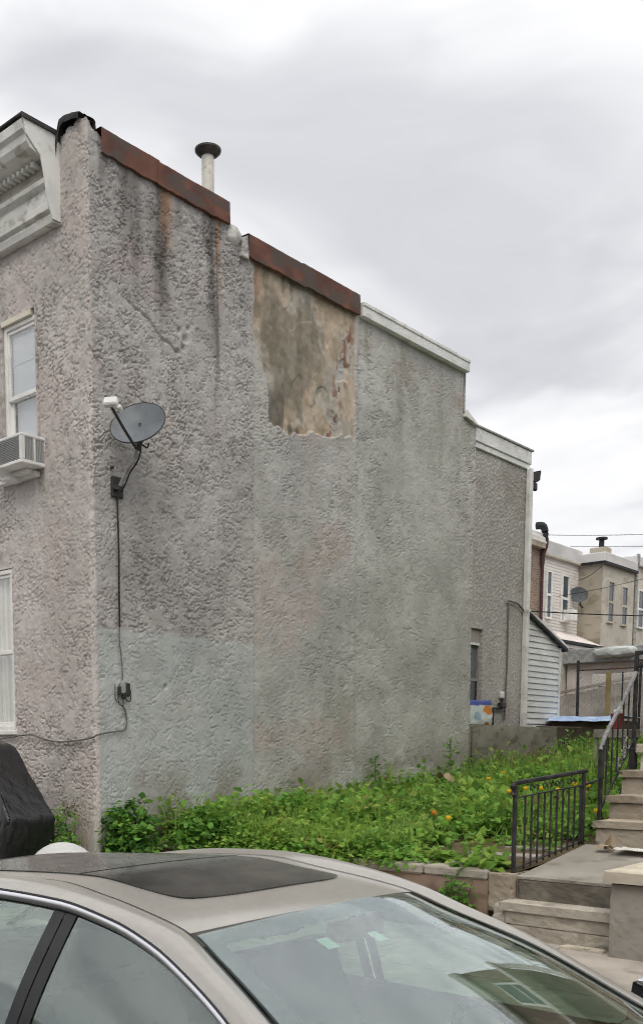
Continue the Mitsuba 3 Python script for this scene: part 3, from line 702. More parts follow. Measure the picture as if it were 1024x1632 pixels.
# ------------------------------------------------------------------ air conditioner, dish, cables
ac = thing('air_conditioner', 'white window air conditioner below the upper window', 'air conditioner')
ax0, ax1, ay0, ay1, az0, az1 = -10.24, -9.60, 6.70, 7.10, 4.98, 5.30
put('case', cat(box(ax0, ax1, ay0, ay1, az1 - .035, az1, .008), box(ax0, ax1, ay0, ay1, az0, az0 + .04, .008), box(ax1 - .05, ax1, ay0, ay0 + .05, az0 + .04, az1 - .035, .006), box(ax0, ax0 + .04, ay0, ay0 + .05, az0 + .04, az1 - .035, .006), box(ax1 - .05, ax1, ay1 - .09, ay1, az0 + .04, az1 - .035, .006), box(ax1 - .05, ax1, 6.865, 6.885, az0 + .04, az1 - .035)), 'ac_case', ac)
put('rear_grille', cat(box(ax0 + .04, ax1 - .05, ay0 + .02, ay0 + .03, az0 + .04, az1 - .035), *[box(ax0 + .04, ax1 - .05, ay0 + .006, ay0 + .02, z, z + .006) for z in np.arange(az0 + .05, az1 - .04, .018)]), 'ac_grey', ac)
put('side_louver', cat(box(ax1 - .03, ax1 - .02, ay0 + .05, ay1 - .09, az0 + .04, az1 - .035), *[box(ax1 - .02, ax1 - .006, y, y + .006, az0 + .05, az1 - .045) for y in np.arange(ay0 + .06, ay1 - .1, .022)]), 'ac_grey', ac)
put('support', cat(box(-10.1, -9.75, 6.86, 7.0, 4.93, 4.978, .01), box(-10.15, -10.0, 6.80, 6.99, 4.88, 4.927, .01)), 'ac_case', ac)

dish = thing('satellite_dish', 'grey satellite dish on a bent arm fixed to the near side wall', 'satellite dish')
foot_ = np.array([XW + .05, 7.35, 4.68])
top_ = np.array([-8.44, 7.36, 5.06])
put('bracket', cat(box(XW, XW + .035, 7.27, 7.43, 4.58, 4.80, .008), bar((XW + .03, 7.29, 4.68), (XW + .10, 7.33, 4.66), .05), tube([(XW + .02, 7.27, 4.88), (XW + .05, 7.27, 4.88)], .018)), 'dark_metal', dish)
put('mast', tube(spline([(XW + .03, 7.35, 4.66), (XW + .08, 7.35, 4.71), (-8.62, 7.36, 4.84), (-8.50, 7.36, 4.93), (-8.455, 7.36, 5.00), (-8.44, 7.36, 5.10)], 22), 0.021, 12), 'galv', dish, smooth=40)
put('mast_cable', tube(spline([(XW + .06, 7.37, 4.64), (XW + .11, 7.375, 4.69), (-8.60, 7.385, 4.815), (-8.46, 7.39, 4.94), (-8.42, 7.39, 5.04), (-8.42, 7.40, 5.09), (-8.38, 7.44, 5.05), (-8.37, 7.46, 5.10)], 30), 0.009, 6), 'cable_black', dish)
RT, UPV = np.array([math.cos(YAW), math.sin(YAW), 0]), np.array([0, 0, 1.0])
nd = np.array([0.30, -0.62, 0.36])
nd /= np.linalg.norm(nd)
ud = UPV - nd * nd[2]
ud /= np.linalg.norm(ud)
rd = np.cross(ud, nd)
cd = np.array([-8.42, 7.36, 5.285])
r_, a_ = np.meshgrid(np.linspace(0, 1, 12), np.linspace(0, 2 * np.pi, 49), indexing='ij')
A_, B_ = 0.31, 0.27
depth = 0.055
Pd = cd + (r_ * np.cos(a_))[..., None] * rd * A_ + (r_ * np.sin(a_))[..., None] * ud * B_ + (depth * r_ ** 2 - 0.03)[..., None] * nd
rim = Pd[-1] - nd * 0.0
rf = put('reflector', thick(Pd, 0.006), 'dish_grey', dish, smooth=35)
put('rim', tube(rim - nd * .006, 0.0075, 6, caps=False), 'dark_metal', rf)
lnb = np.array([-8.26, 6.865, 5.335])
lowp = cd - ud * B_ * 0.98 - nd * 0.02
put('feed_arm', cat(tube([lowp + np.array([0, .02, -.03]), lowp * .5 + lnb * .5 + np.array([0, 0, -.03]), lnb + np.array([0, 0, -.03])], .015, 8)), 'dark_metal', dish)
put('back_bracket', cat(bar(top_ + [0, 0, -.04], cd - nd * .10 - ud * .12, .05), bar(cd - nd * .10 - ud * .16, cd - nd * .05 + ud * .05, .06)), 'dark_metal', dish)
lm = cat(box(-.085, .065, -.05, .05, -.035, .035, .015))
Ml = np.eye(4)
Ml[:3, 0], Ml[:3, 1], Ml[:3, 2] = rd, ud, nd
lm.apply_transform(Ml)
lm.apply_translation(lnb + np.array([0, 0, .02]))
l2 = trimesh.creation.cylinder(.028, .06, sections=14)
l2.apply_transform(Ml)
l2.apply_translation(lnb - nd * .06 + rd * .06 + np.array([0, 0, .0]))
put('receiver', cat(lm, l2), 'plastic_white', dish, smooth=35)

rr = np.linspace(4.62, 3.19, 24)
put('cable', tube(np.stack([XW + .032 + .006 * np.sin(rr * 5), 7.345 + .004 * np.sin(rr * 4), rr], -1), .011, 6), 'cable_black', label='black cable running straight down the near side wall from the dish', category='cable')
put('cable', tube(spline([(XW + .03, 7.345, 3.18), (XW + .03, 7.34, 3.05), (XW + .03, 7.36, 2.9), (XW + .035, 7.37, 2.72), (XW + .04, 7.37, 2.62)], 16), .0075, 6), 'cable_grey', label='thin grey cable on the green painted band above the junction box', category='cable')
jb = thing('junction_box', 'small cable junction box on the lower side wall', 'junction box')
put('case', box(XW + .01, XW + .06, 7.345, 7.405, 2.46, 2.60, .01), 'galv', jb)
put('splitter', cat(box(XW + .01, XW + .06, 7.41, 7.47, 2.43, 2.58, .01), box(XW + .01, XW + .055, 7.31, 7.34, 2.44, 2.54, .01)), 'dark_metal', jb)
put('connector', cat(box(XW + .02, XW + .07, 7.36, 7.40, 2.40, 2.455, .01)), 'black_trim', jb)
put('wire_loop', cat(tube(spline([(XW + .03, 7.33, 2.55), (XW + .05, 7.29, 2.46), (XW + .05, 7.30, 2.36), (XW + .05, 7.35, 2.32), (XW + .05, 7.37, 2.41)], 18), .006, 5), tube(spline([(XW + .03, 7.44, 2.56), (XW + .05, 7.48, 2.45), (XW + .05, 7.45, 2.37), (XW + .05, 7.40, 2.40)], 14), .006, 5), tube(spline([(XW + .03, 7.31, 2.36), (XW + .04, 7.26, 2.40), (XW + .04, 7.26, 2.56)], 10), .005, 5)), 'cable_black', jb)
put('cable', tube(spline([(XW + .04, 7.36, 2.33), (XW + .03, 7.42, 2.25), (XW + .03, 7.43, 2.12), (XW + .03, 7.40, 2.055), (XW + .03, 7.18, 2.03), (XW + .035, 6.97, 1.985), (XW - .25, 6.96, 1.94), (XW - .6, 6.96, 1.925), (XW - .9, 6.96, 1.96), (XW - 1.15, 6.96, 2.01), (XW - 1.9, 6.96, 1.96), (-13, 6.96, 1.95)], 90), .010, 6), 'cable_grey', label='grey cable sagging round the house corner under the lower window', category='cable')
#PART2#
# ------------------------------------------------------------------ lot edge, paving, steps
curb = thing('lot_curb', 'low concrete retaining curb holding the front edge of the weedy lot', 'curb')
xx = [-8.74, -7.7, -6.75, -5.85, -5.1, -4.43]
for a, b in zip(xx[:-1], xx[1:]):
    put('coping_block', box(a + .006, b - .006, 7.86 + rng.uniform(-.01, .01), 8.10, .69, .785 + rng.uniform(-.012, .012), .018), 'worn_concrete', curb)
mat('curb_face', mottled((0.20, 0.135, 0.105), (0.30, 0.22, 0.175), 4.0, (0.13, 0.10, 0.08), 0.6), 0.95, 0.1)
put('face', box(-8.74, -4.43, 7.89, 8.06, .1, .688), 'curb_face', curb)


def rough_block(x0, x1, y0, y1, z0, z1, seed, amp=.02, res=.05, chip=.02):
    """A weathered block: slightly uneven faces, worn and chipped edges."""
    m = box(x0, x1, y0, y1, z0, z1)
    m = m.subdivide_to_size(res)
    m.merge_vertices()
    c = np.array([(x0 + x1) / 2, (y0 + y1) / 2, (z0 + z1) / 2])
    e = np.array([x1 - x0, y1 - y0, z1 - z0]) / 2
    d = (m.vertices - c) / e
    on = np.abs(d) > .999
    edge = on.sum(1) >= 2
    chips = sstep(.54, .70, meshkit.fbm(m.vertices * 11 + seed * 3.7, 3)) * chip
    v = m.vertices.copy()
    m.vertices -= np.sign(d) * on * (edge * (.007 + chips))[:, None]
    m.vertices += (meshkit.fbm(v * 2.2 + seed, 2)[:, None] - .5) * np.sign(d) * on * amp * .5
    m.vertices += (meshkit.fbm(v * 26 + seed, 2)[:, None] - .5) * np.sign(d) * on * amp * .35
    return m


for i, (x0, x1, y0, y1, z) in enumerate([(-5.02, -4.45, 8.12, 8.62, .80), (-5.12, -4.42, 8.64, 9.12, .835), (-5.0, -4.40, 9.15, 9.6, .865), (-5.55, -5.06, 8.13, 8.6, .785)]):
    put('paving_stone', rough_block(x0, x1, y0, y1, z - .09, z, 3 + i, .02), 'paving', smooth=30, label=('front paving stone beside the low railing', 'middle paving stone beside the low railing', 'rear paving stone beside the low railing', 'paving stone lying leftmost among the weeds')[i], category='paving stone', group='paving stones beside the low railing')

steps = thing('front_steps', 'worn stone front steps with a concrete landing climbing to the right', 'steps')
put('bottom_tread', rough_block(-4.22, -3.205, 7.69, 7.955, .475, .548, 11, .012, .03, .025), 'worn_concrete', steps, smooth=24, label='pale worn tread of the bottom step')
mat('step_face', mottled((0.33, 0.30, 0.25), (0.45, 0.415, 0.355), 4.0, (0.24, 0.215, 0.17), 0.6), 0.95, 0.1,
    bump=lambda p, n, uv: FB(p.x * 24, p.y * 24, p.z * 24, 4), bscale=0.03)
for i, (x0, x1, z0, z1, dy) in enumerate([(-4.17, -3.208, .362, .4735, .006), (-4.14, -3.208, .20, .359, .010)]):
    put('face_block', rough_block(x0, x1, 7.712 + dy, 7.95, z0, z1, 70 + i, .016, .03, .03), 'step_face', steps, smooth=24)
put('rubble', cat(*[rough_block(x, x + w_, 7.72 + d_, 7.95, .16, z, 80 + k, .03, .03, .03) for k, (x, w_, d_, z) in enumerate(((-4.40, .16, .06, .33), (-4.31, .14, .03, .42), (-4.34, .10, .12, .50)))]), 'worn_concrete', steps, smooth=24, kind='stuff')
put('footing', rough_block(-3.62, -3.24, 7.60, 7.70, .15, .262, 31, .02), 'cap_stone', steps, smooth=30)
lp = hull([(x, y, z) for x in (-4.185, -1.2) for y, z in ((7.96, .05), (7.96, .745), (9.34, .925), (9.34, .05))])
lp = lp.subdivide_to_size(.08)
lp.vertices[:, 2] += .012 * (meshkit.fbm(lp.vertices * 3, 3) - .5) * (lp.vertices[:, 2] > .7)
put('landing', lp, 'landing_concrete', steps, smooth=25)
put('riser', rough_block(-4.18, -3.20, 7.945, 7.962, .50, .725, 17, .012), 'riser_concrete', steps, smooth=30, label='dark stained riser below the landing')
put('corner_block', rough_block(-4.43, -4.19, 7.88, 8.25, .42, .765, 23, .03, .04), 'step_stone', steps, smooth=30, label='rough corner block under the front railing post')
zt_ = [.93, 1.165, 1.395, 1.635]
for i in range(3):
    y_ = 9.32 + .31 * i
    put('step', cat(rough_block(-4.115 - .01 * i, -2.4, y_ - .03, y_ + .33, zt_[i + 1] - .07, zt_[i + 1], 40 + i, .016, .06)), 'step_stone', steps, smooth=30)
    put('riser', rough_block(-4.09 - .01 * i, -2.42, y_, y_ + .3, zt_[i] - .05, zt_[i + 1] - .072, 50 + i, .014, .06), 'step_stone', steps, smooth=30)
pier = thing('cheek_pier', 'short concrete pier with pale rounded capstone right of the bottom step', 'pier')
put('shaft', rough_block(-3.185, -2.72, 7.56, 8.9, .12, .815, 61, .03, .06), 'landing_concrete', pier, smooth=30)
cp = rough_block(-3.22, -2.68, 7.50, 8.95, .818, .915, 62, .02, .05)
put('capstone', cp, 'cap_stone', pier, smooth=40)
paper = grid(np.stack([*(lambda X, Y: (X, Y, .905 + .05 * n2(X * 9, Y * 9, 3) + .015 * n2(X * 30, Y * 30, 4)))(*np.meshgrid(np.linspace(-3.75, -3.35, 22), np.linspace(8.92, 9.18, 16), indexing='ij'))], -1))
mat('paper', mottled((0.50, 0.50, 0.46), (0.66, 0.66, 0.62), 12.0), 0.85, 0.1)
put('crumpled_paper', paper, 'paper', smooth=True, label='crumpled pale paper litter at the foot of the stone steps', category='litter')
lf = thing('dry_leaf', 'curled dry brown leaf standing beside the crumpled paper', 'leaf')
mat('dry_brown', (0.33, 0.26, 0.18), 0.9, 0.1)
put('blade', cat(grid(np.stack([*(lambda U, W: (-3.86 + .05 * W * np.cos(U * 2) + .02 * U, 9.12 + .05 * W * np.sin(U * 2), .91 + .15 * U))(*np.meshgrid(np.linspace(0, 1, 8), np.linspace(-1, 1, 5), indexing='ij'))], -1)), grid(np.stack([*(lambda U, W: (-3.95 + .16 * U, 9.05 + .05 * W, .90 + .03 + .03 * np.sin(3 * U + W)))(*np.meshgrid(np.linspace(0, 1, 8), np.linspace(-1, 1, 5), indexing='ij'))], -1))), 'dry_brown', lf, smooth=True)

# railings
rl = thing('landing_railing', 'short black iron railing with thin balusters along the left of the landing', 'railing')
rx = -4.235


def zr(y, a, b):
    return a + (b - a) * (y - 7.98) / 1.37


put('post', bar((rx, 7.98, .76), (rx, 7.98, 1.53), .034), 'iron', rl)
put('post', bar((rx, 9.35, .92), (rx, 9.35, 1.62), .034), 'iron', rl)
put('top_rail', cat(tube(spline([(rx, 7.985, 1.45), (rx, 7.925, 1.46), (rx, 7.915, 1.51), (rx, 7.95, 1.548), (rx, 8.02, 1.555), (rx, 8.6, 1.59), (rx, 9.40, 1.635)], 26), .021, 8)), 'iron', rl, smooth=40)
put('upper_rail', bar((rx, 8.0, zr(8.0, 1.425, 1.50)), (rx, 9.34, zr(9.34, 1.425, 1.50)), .022, .012), 'iron', rl)
put('bottom_rail', bar((rx, 8.0, zr(8.0, .80, .955)), (rx, 9.34, zr(9.34, .80, .955)), .024, .012), 'iron', rl)
for i in range(10):
    y_ = 8.17 + .124 * i
    put('baluster', bar((rx, y_, zr(y_, .765, .92) + .0), (rx, y_, zr(y_, 1.42, 1.495)), .016), 'iron', rl)
for i in range(4):
    y_ = 8.28 + .25 * i
    a_ = np.linspace(0, 1.6 * np.pi, 18)
    s_ = .045 * (1 - a_ / 7)
    put('scroll', cat(tube(np.stack([0 * a_ + rx, y_ + s_ * np.cos(a_), zr(y_, 1.485, 1.55) + s_ * np.sin(a_) * .9], -1), .006, 5), tube(np.stack([0 * a_ + rx, y_ + .11 - s_ * np.cos(a_), zr(y_, 1.485, 1.55) + s_ * np.sin(a_) * .9], -1), .006, 5)), 'iron', rl)
put('link_bar', bar((rx, 9.36, 1.50), (-4.17, 9.60, 1.55), .02), 'iron', rl)

r2 = thing('stair_railing', 'tall iron stair railing with sloping handrail beside the stone steps', 'railing')
sx = -4.165
put('post', cat(bar((sx, 9.58, .93), (sx, 9.58, 1.55), .036), bar((sx, 9.58, 1.55), (sx, 9.58, 1.89), .05)), 'iron', r2)
put('post', bar((sx, 10.36, 1.62), (sx, 10.36, 2.85), .038), 'iron', r2)
put('post_foot', bar((sx, 10.36, 1.60), (sx, 10.36, 1.86), .07), 'iron', r2)
put('handrail', cat(tube(spline([(sx, 9.55, 1.84), (sx, 9.60, 1.92), (sx, 9.95, 2.24), (sx, 10.35, 2.63)], 16), .022, 8)), 'iron_worn', r2, smooth=40)
put('stringer_bar', bar((sx, 9.60, 1.26), (sx, 10.35, 1.94), .02), 'iron', r2)
for i in range(5):
    y_ = 9.70 + .125 * i
    put('baluster', bar((sx, y_, 1.30 + (y_ - 9.6) * .9), (sx, y_, 1.90 + (y_ - 9.58) * .96), .015), 'iron', r2)
for i in range(3):
    a_ = np.linspace(0, 1.8 * np.pi, 20)
    s_ = .075 * (1 - a_ / 8)
    y_, z_ = 10.02 + .10 * i, 1.70 + .10 * i
    put('scroll', tube(np.stack([0 * a_ + sx, y_ + s_ * np.cos(a_ + i), z_ + s_ * np.sin(a_ + i)], -1), .009, 6), 'iron_worn', r2)
put('stanchion', cat(bar((sx, 10.02, 2.30), (sx, 10.02, 2.62), .012), bar((sx + .03, 9.90, 1.25), (sx + .03, 10.2, 1.75), .012)), 'iron', r2)
put('porch_rail', cat(bar((sx, 10.36, 2.83), (-1.5, 10.36, 2.83), .04)), 'iron', r2)
put('porch_rail', cat(bar((sx, 10.36, 2.70), (-1.5, 10.36, 2.70), .03)), 'iron', r2)
for i in range(12):
    put('porch_baluster', bar((sx + .14 + .2 * i, 10.36, 1.9), (sx + .14 + .2 * i, 10.36, 2.69), .014), 'iron', r2)

# neighbour house and porch on the right, outside the frame but mirrored in the windscreen
nb = thing('porch_house', 'brick row house with raised porch to the right of the steps', 'house')
put('wall', cat(box(-3.85, 2.4, 12.4, 22, .5, 8.4)), 'brick_far', nb)
put('porch_slab', box(-4.10, 2.4, 10.24, 12.39, 1.80, 1.90, .015), 'cap_stone', nb)
put('porch_wall', box(-4.06, 2.38, 10.30, 12.38, .5, 1.797), 'far_white', nb)
put('porch_roof', box(-3.6, 2.4, 10.2, 12.39, 4.5, 4.75, .03), 'far_white', nb)
for x in (-3.45, 2.2):
    put('porch_post', box(x - .08, x + .08, 10.3, 10.46, 1.905, 4.497, .015), 'far_white', nb)
for x in (-3.2, -.9, 1.3):
    w_ = put('window', cat(box(x, x + .08, 12.32, 12.42, 5.3, 7.0), box(x + .82, x + .9, 12.32, 12.42, 5.3, 7.0), box(x + .08, x + .82, 12.32, 12.42, 6.92, 7.0), box(x + .08, x + .82, 12.32, 12.42, 5.3, 5.38), box(x + .08, x + .82, 12.33, 12.41, 6.1, 6.17)), 'window_white', nb)
    put('pane', box(x + .08, x + .82, 12.37, 12.395, 5.38, 6.92), 'far_glass', w_)
put('cornice', box(-3.9, 2.45, 12.05, 12.395, 7.9, 8.45, .05), 'cornice_white', nb)
put('front_door', box(-1.2, -.3, 12.33, 12.397, 1.91, 4.0, .01), 'maroon', nb)
for k, (x0, nm) in enumerate(((-19.0, 'far_tan'), (-12.8, 'brick_far'), (-6.6, 'far_beige'), (-.4, 'brick_far'), (5.8, 'far_tan'))):
    ho = thing('opposite_house', ('tan', 'brown brick', 'beige', 'red brick', 'far tan')[k] + ' row house across the street behind the viewpoint', 'house')
    put('wall', box(x0, x0 + 6.15, -21, -11.0, -.1, 7.6 + .2 * k), nm, ho)
    put('cornice', box(x0, x0 + 6.15, -10.997, -10.7, 7.1 + .2 * k, 7.65 + .2 * k, .05), 'cornice_white', ho)
    for x in (x0 + .8, x0 + 3.9):
        for z in (1.8, 4.8):
            put('window', box(x, x + 1.3, -10.998, -10.95, z, z + 1.7, .02), 'far_glass', ho)

# ------------------------------------------------------------------ far side: row of houses, sheds, fence
XF = -15.8


def far_window(parent, plane, y0, y1, z0, z1, mat_='window_white', glass='far_glass'):
    f = .055
    w_ = put('window', cat(box(plane, plane + .06, y0, y0 + f, z0, z1), box(plane, plane + .06, y1 - f, y1, z0, z1), box(plane, plane + .06, y0 + f, y1 - f, z1 - f, z1), box(plane, plane + .09, y0 + f, y1 - f, z0, z0 + f), box(plane, plane + .05, y0 + f, y1 - f, (z0 + z1) / 2 - .04, (z0 + z1) / 2 + .04)), mat_, parent)
    put('pane', box(plane + .002, plane + .02, y0 + f, y1 - f, z0 + f, z1 - f), glass, w_)
    return w_


bh = thing('brown_brick_house', 'narrow brown brick house end with a white eave and dark downspout, beyond the siding shed', 'house')
put('wall', box(-24, XF, 26, 31.0, 1.5, 8.35), 'brick_far', bh)
put('eave', cat(box(-24, XF + .22, 25.9, 31.05, 8.42, 8.62, .02)), 'far_white', bh)
put('roof', box(-24, XF + .15, 26, 31.0, 8.622, 8.75), 'far_roof', bh)
put('soffit', box(XF + .01, XF + .2, 26, 31.0, 8.28, 8.418), 'far_tan', bh)
mat('downpipe', (0.075, 0.03, 0.032), 0.6, 0.3)
put('downspout', cat(tube(spline([(XF + .18, 31.08, 8.62), (XF + .17, 31.08, 8.4), (XF + .08, 31.06, 8.1), (XF + .07, 31.06, 7.8)], 12), .075, 8), tube([(XF + .07, 31.06, 7.8), (XF + .07, 31.06, 2)], .055, 8)), 'downpipe', bh)
put('chimney', tube(spline([(XF + .10, 31.0, 8.5), (XF + .16, 31.0, 8.8), (XF + .10, 30.95, 9.0), (XF - .1, 30.9, 9.02)], 12), .12, 8), 'black_trim', bh)

wh = thing('white_house', 'white-sided two-storey house in the far row with two narrow windows', 'house')
put('wall', box(-24, XF - .01, 31.10, 33.9, 1.5, 8.2), 'far_white', wh)
bds = []
z = 5.2
while z < 8.15:
    bds.append(hull([(XF + .022, 31.12, z), (XF + .022, 33.88, z), (XF + .002, 31.12, z + .10), (XF + .002, 33.88, z + .10), (XF - .005, 31.12, z), (XF - .005, 33.88, z)]))
    z += .101
put('siding', cat(*bds), 'far_white', wh, kind='stuff')
put('parapet', cat(box(-24, XF + .10, 31.1, 34.0, 8.2, 8.62, .02)), 'far_roof', wh)
put('cornice', box(XF - .1, XF + .14, 31.1, 33.95, 8.10, 8.197, .02), 'far_beige', wh)
far_window(wh, XF + .02, 31.42, 31.82, 6.1, 7.68)
wq = far_window(wh, XF + .02, 32.55, 33.10, 6.1, 7.68)
ext = put('extension', hull([(XF, y, 5.75) for y in (29.5, 33.85)] + [(XF + 1.55, y, 5.05) for y in (29.5, 33.85)] + [(XF + 1.55, y, 4.95) for y in (29.5, 33.85)] + [(XF, y, 4.95) for y in (29.5, 33.85)]), 'pinkish', wh, label='pale pinkish lean-to roof of the white house')
put('wall', box(XF, XF + 1.5, 29.5, 33.7, 1.5, 4.94), 'far_beige', ext)
put('gutter', box(XF + 1.3, XF + 1.62, 29.4, 33.9, 5.06, 5.16, .01), 'black_trim', ext)
far_window(wh, XF + 1.51, 31.2, 31.8, 3.2, 4.6, 'far_white', 'gloss_black')
far_window(wh, XF + 1.51, 32.2, 32.9, 3.2, 4.7, 'far_white', 'gloss_black')
put('far_air_conditioner', box(XF + .05, XF + .4, 32.65, 33.1, 6.12, 6.5, .03), 'ac_case', label='small air conditioner in the white house window', category='air conditioner')

th = thing('tan_house', 'tan and beige house with a white roof band, rightmost of the far row', 'house')
XT = -14.95
put('wall', box(-24, XT, 33.92, 36.6, 1.5, 8.15), 'far_tan', th, label='tan rendered wall facing the street')
put('side_wall', box(XT + .002, XT + .03, 33.92, 36.6, 1.5, 8.15), 'far_beige', th)
put('roof_band', cat(box(-24, XT + .14, 33.8, 36.62, 8.15, 8.48, .02)), 'far_roof', th)
put('gutter', cat(box(-16.2, XT + .16, 33.76, 33.80, 8.10, 8.18), box(XT + .14, XT + .18, 33.76, 36.6, 8.08, 8.17)), 'black_trim', th)
far_window(th, XT + .03, 34.28, 34.82, 6.15, 7.6, 'far_beige')
far_window(th, XT + .03, 35.45, 36.0, 6.15, 7.55, 'far_beige')
ch = put('chimney', box(-15.75, -15.15, 34.6, 35.1, 8.485, 8.82, .03), 'far_tan', th)
put('flue', cat(tube([(-15.4, 34.8, 8.82), (-15.4, 34.8, 9.1)], .09, 10), tube([(-15.4, 34.8, 9.1), (-15.4, 34.8, 9.16)], .2, 10)), 'black_trim', ch)
nh = thing('end_house', 'grey house edge with a dark downspout at the right end of the far row', 'house')
put('wall', box(-24, XT - .02, 36.64, 46, 1.5, 8.4), 'far_beige', nh)
put('roof_band', box(-24, XT + .1, 36.64, 46, 8.4, 8.75, .02), 'far_roof', nh)
put('downspout', tube([(XT + .1, 36.72, 8.8), (XT + .1, 36.72, 8.5), (XT + .05, 36.72, 8.3), (XT + .05, 36.72, 2)], .07, 8), 'galv', nh)
far_window(nh, XT - .01, 37.0, 37.6, 6.2, 7.6)
fd = thing('far_dish', 'dark satellite dish in front of the tan house', 'satellite dish')
rq, aq = np.meshgrid(np.linspace(0, 1, 6), np.linspace(0, 2 * np.pi, 25), indexing='ij')
Pf = np.array([-15.55, 33.45, 7.08]) + (rq * np.cos(aq))[..., None] * np.array([.85, .25, -.05]) * .36 + (rq * np.sin(aq))[..., None] * np.array([.1, -.3, .93]) * .27 - (.07 * rq ** 2)[..., None] * np.array([-.2, .9, .3])
put('reflector', thick(Pf, .01), 'dish_grey', fd, smooth=30)
put('mast', tube([(-15.5, 33.5, 6.95), (-15.58, 33.62, 6.75), (-15.62, 33.92, 6.70)], .03), 'dark_metal', fd)

lr = thing('back_shed', 'low flat-roofed grey back shed in front of the far row', 'shed')
put('wall', box(-14.25, -9.5, 30.0, 31.2, 1.5, 4.42), 'pinkish', lr)
put('roof', box(-14.35, -9.4, 29.75, 31.3, 4.425, 4.86, .02), 'galv', lr)
mt = box(-13.3, -11.9, 29.35, 30.4, 4.5, 4.86).subdivide().subdivide().subdivide().subdivide()
cq = mt.vertices - mt.vertices.mean(0)
mt.vertices -= cq * np.array([.18, .18, .45]) * ((cq / [.7, .5, .18]) ** 2).sum(1)[:, None] * .4
mt.vertices += .22 * (meshkit.fbm(mt.vertices * 3, 3)[:, None] - .5)
put('grey_tarp', mt, 'tarp_grey', smooth=True, label='pale grey tarp bundle lying over the edge of the back shed roof', category='tarp')
fence = thing('board_fence', 'weathered grey board fence across the back of the lot', 'fence')
xa = np.arange(-12.75, -7.2, .16)
for i, x in enumerate(xa):
    zt = 3.27 + .165 * (x + 12.57) + rng.uniform(-.03, .03)
    put('board', box(x + .006, x + .154, 26.0 + rng.uniform(0, .01), 26.025, 1.6, zt, .004), 'wood_grey', fence)
put('top_rail', hull([(x, y, 3.27 + .165 * (x + 12.57) + d) for x in (-12.75, -7.2) for y in (25.97, 26.05) for d in (.03, .09)]), 'wood_grey', fence)
put('pale_screen', box(-12.1, -8.2, 27.0, 27.05, 1.6, 3.86, .01), 'wood_pale', label='pale flat screen standing behind the board fence', category='screen')
cf_ = thing('wire_fence', 'thin metal wire fence with rusty top rail in front of the board fence', 'fence')
put('post', tube([(-10.16, 22, 1.6), (-10.19, 22, 3.82)], .035, 8), 'iron', cf_)
put('post', box(-9.52, -9.42, 21.97, 22.05, 1.6, 3.55, .01), 'wood_yellow', cf_, label='yellowish wooden post')
put('post', tube([(-8.75, 22, 1.6), (-8.75, 22, 3.7)], .03, 8), 'iron', cf_)
put('post', tube([(-7.9, 22, 1.6), (-7.9, 22, 3.7)], .03, 8), 'iron', cf_)
put('top_rail', tube([(-10.19, 22, 3.60), (-7.4, 22, 3.60)], .02, 6), 'rust_metal', cf_)
msh = []
for q in np.arange(-12.6, -7.4, .11):
    for sgn in (1, -1):
        a0 = max(-10.19, q if sgn > 0 else q)
        z0, z1 = 1.6, 3.58
        xs, xe_ = (q, q + 1.98) if sgn > 0 else (q + 1.98, q)
        pts_ = np.array([[xs, 22, z0], [xe_, 22, z1]])
        tt = np.linspace(0, 1, 30)
        L_ = pts_[0] + tt[:, None] * (pts_[1] - pts_[0])
        L_ = L_[(L_[:, 0] > -10.19) & (L_[:, 0] < -7.4)]
        if len(L_) > 1:
            msh.append(tube(L_[[0, -1]], .0022, 3, caps=False))
put('wire_mesh', cat(*msh), 'galv', cf_, kind='stuff')
tb = np.meshgrid(np.linspace(-9.75, -8.35, 40), np.linspace(19.6, 21.2, 24), indexing='ij')
put('blue_tarp', thick(np.stack([tb[0], tb[1], 2.42 + .14 * n2(tb[0] * 3, tb[1] * 2, 7) - .10 * sstep(19.85, 19.6, tb[1])], -1)[:, ::1], .01), 'tarp_blue', smooth=True, label='pale blue tarp spread flat behind the low wall', category='tarp')
put('tarp_bin', box(-9.7, -8.4, 19.7, 21.1, 1.4, 2.40, .03), 'dark_wall', label='dark low bin carrying the blue tarp', category='bin')
rt_ = thing('red_bucket', 'small red bucket with a white lid beyond the stair railing', 'bucket')
bk = lathe([(0, 0), (.075, 0), (.095, .22), (.095, .23), (0, .23)], 18)
bk.apply_translation([-6.30, 15.0, 2.14])
put('body', bk, 'red_plastic', rt_, smooth=30)
lid = lathe([(0, 0), (.07, 0), (.07, .03), (.05, .06), (0, .07)], 18)
lid.apply_translation([-6.28, 14.98, 2.373])
put('lid', lid, 'plastic_white', rt_, smooth=30)
put('crate_stand', cat(*[box(x, x + .04, y, y + .04, 1.2, 2.0) for x in (-6.55, -6.1) for y in (14.8, 15.2)], box(-6.57, -6.04, 14.78, 15.26, 2.0, 2.13, .01)), 'wood_grey', label='small grey wooden stand under the red bucket', category='stand')


def wire(p, q, sag, r=.012, label=''):
    t_ = np.linspace(0, 1, 24)[:, None]
    L_ = np.array(p) * (1 - t_) + np.array(q) * t_
    L_[:, 2] -= sag * 4 * (t_ * (1 - t_))[:, 0]
    put('overhead_wire', tube(L_, r, 5), 'cable_black', label=label, category='wire')


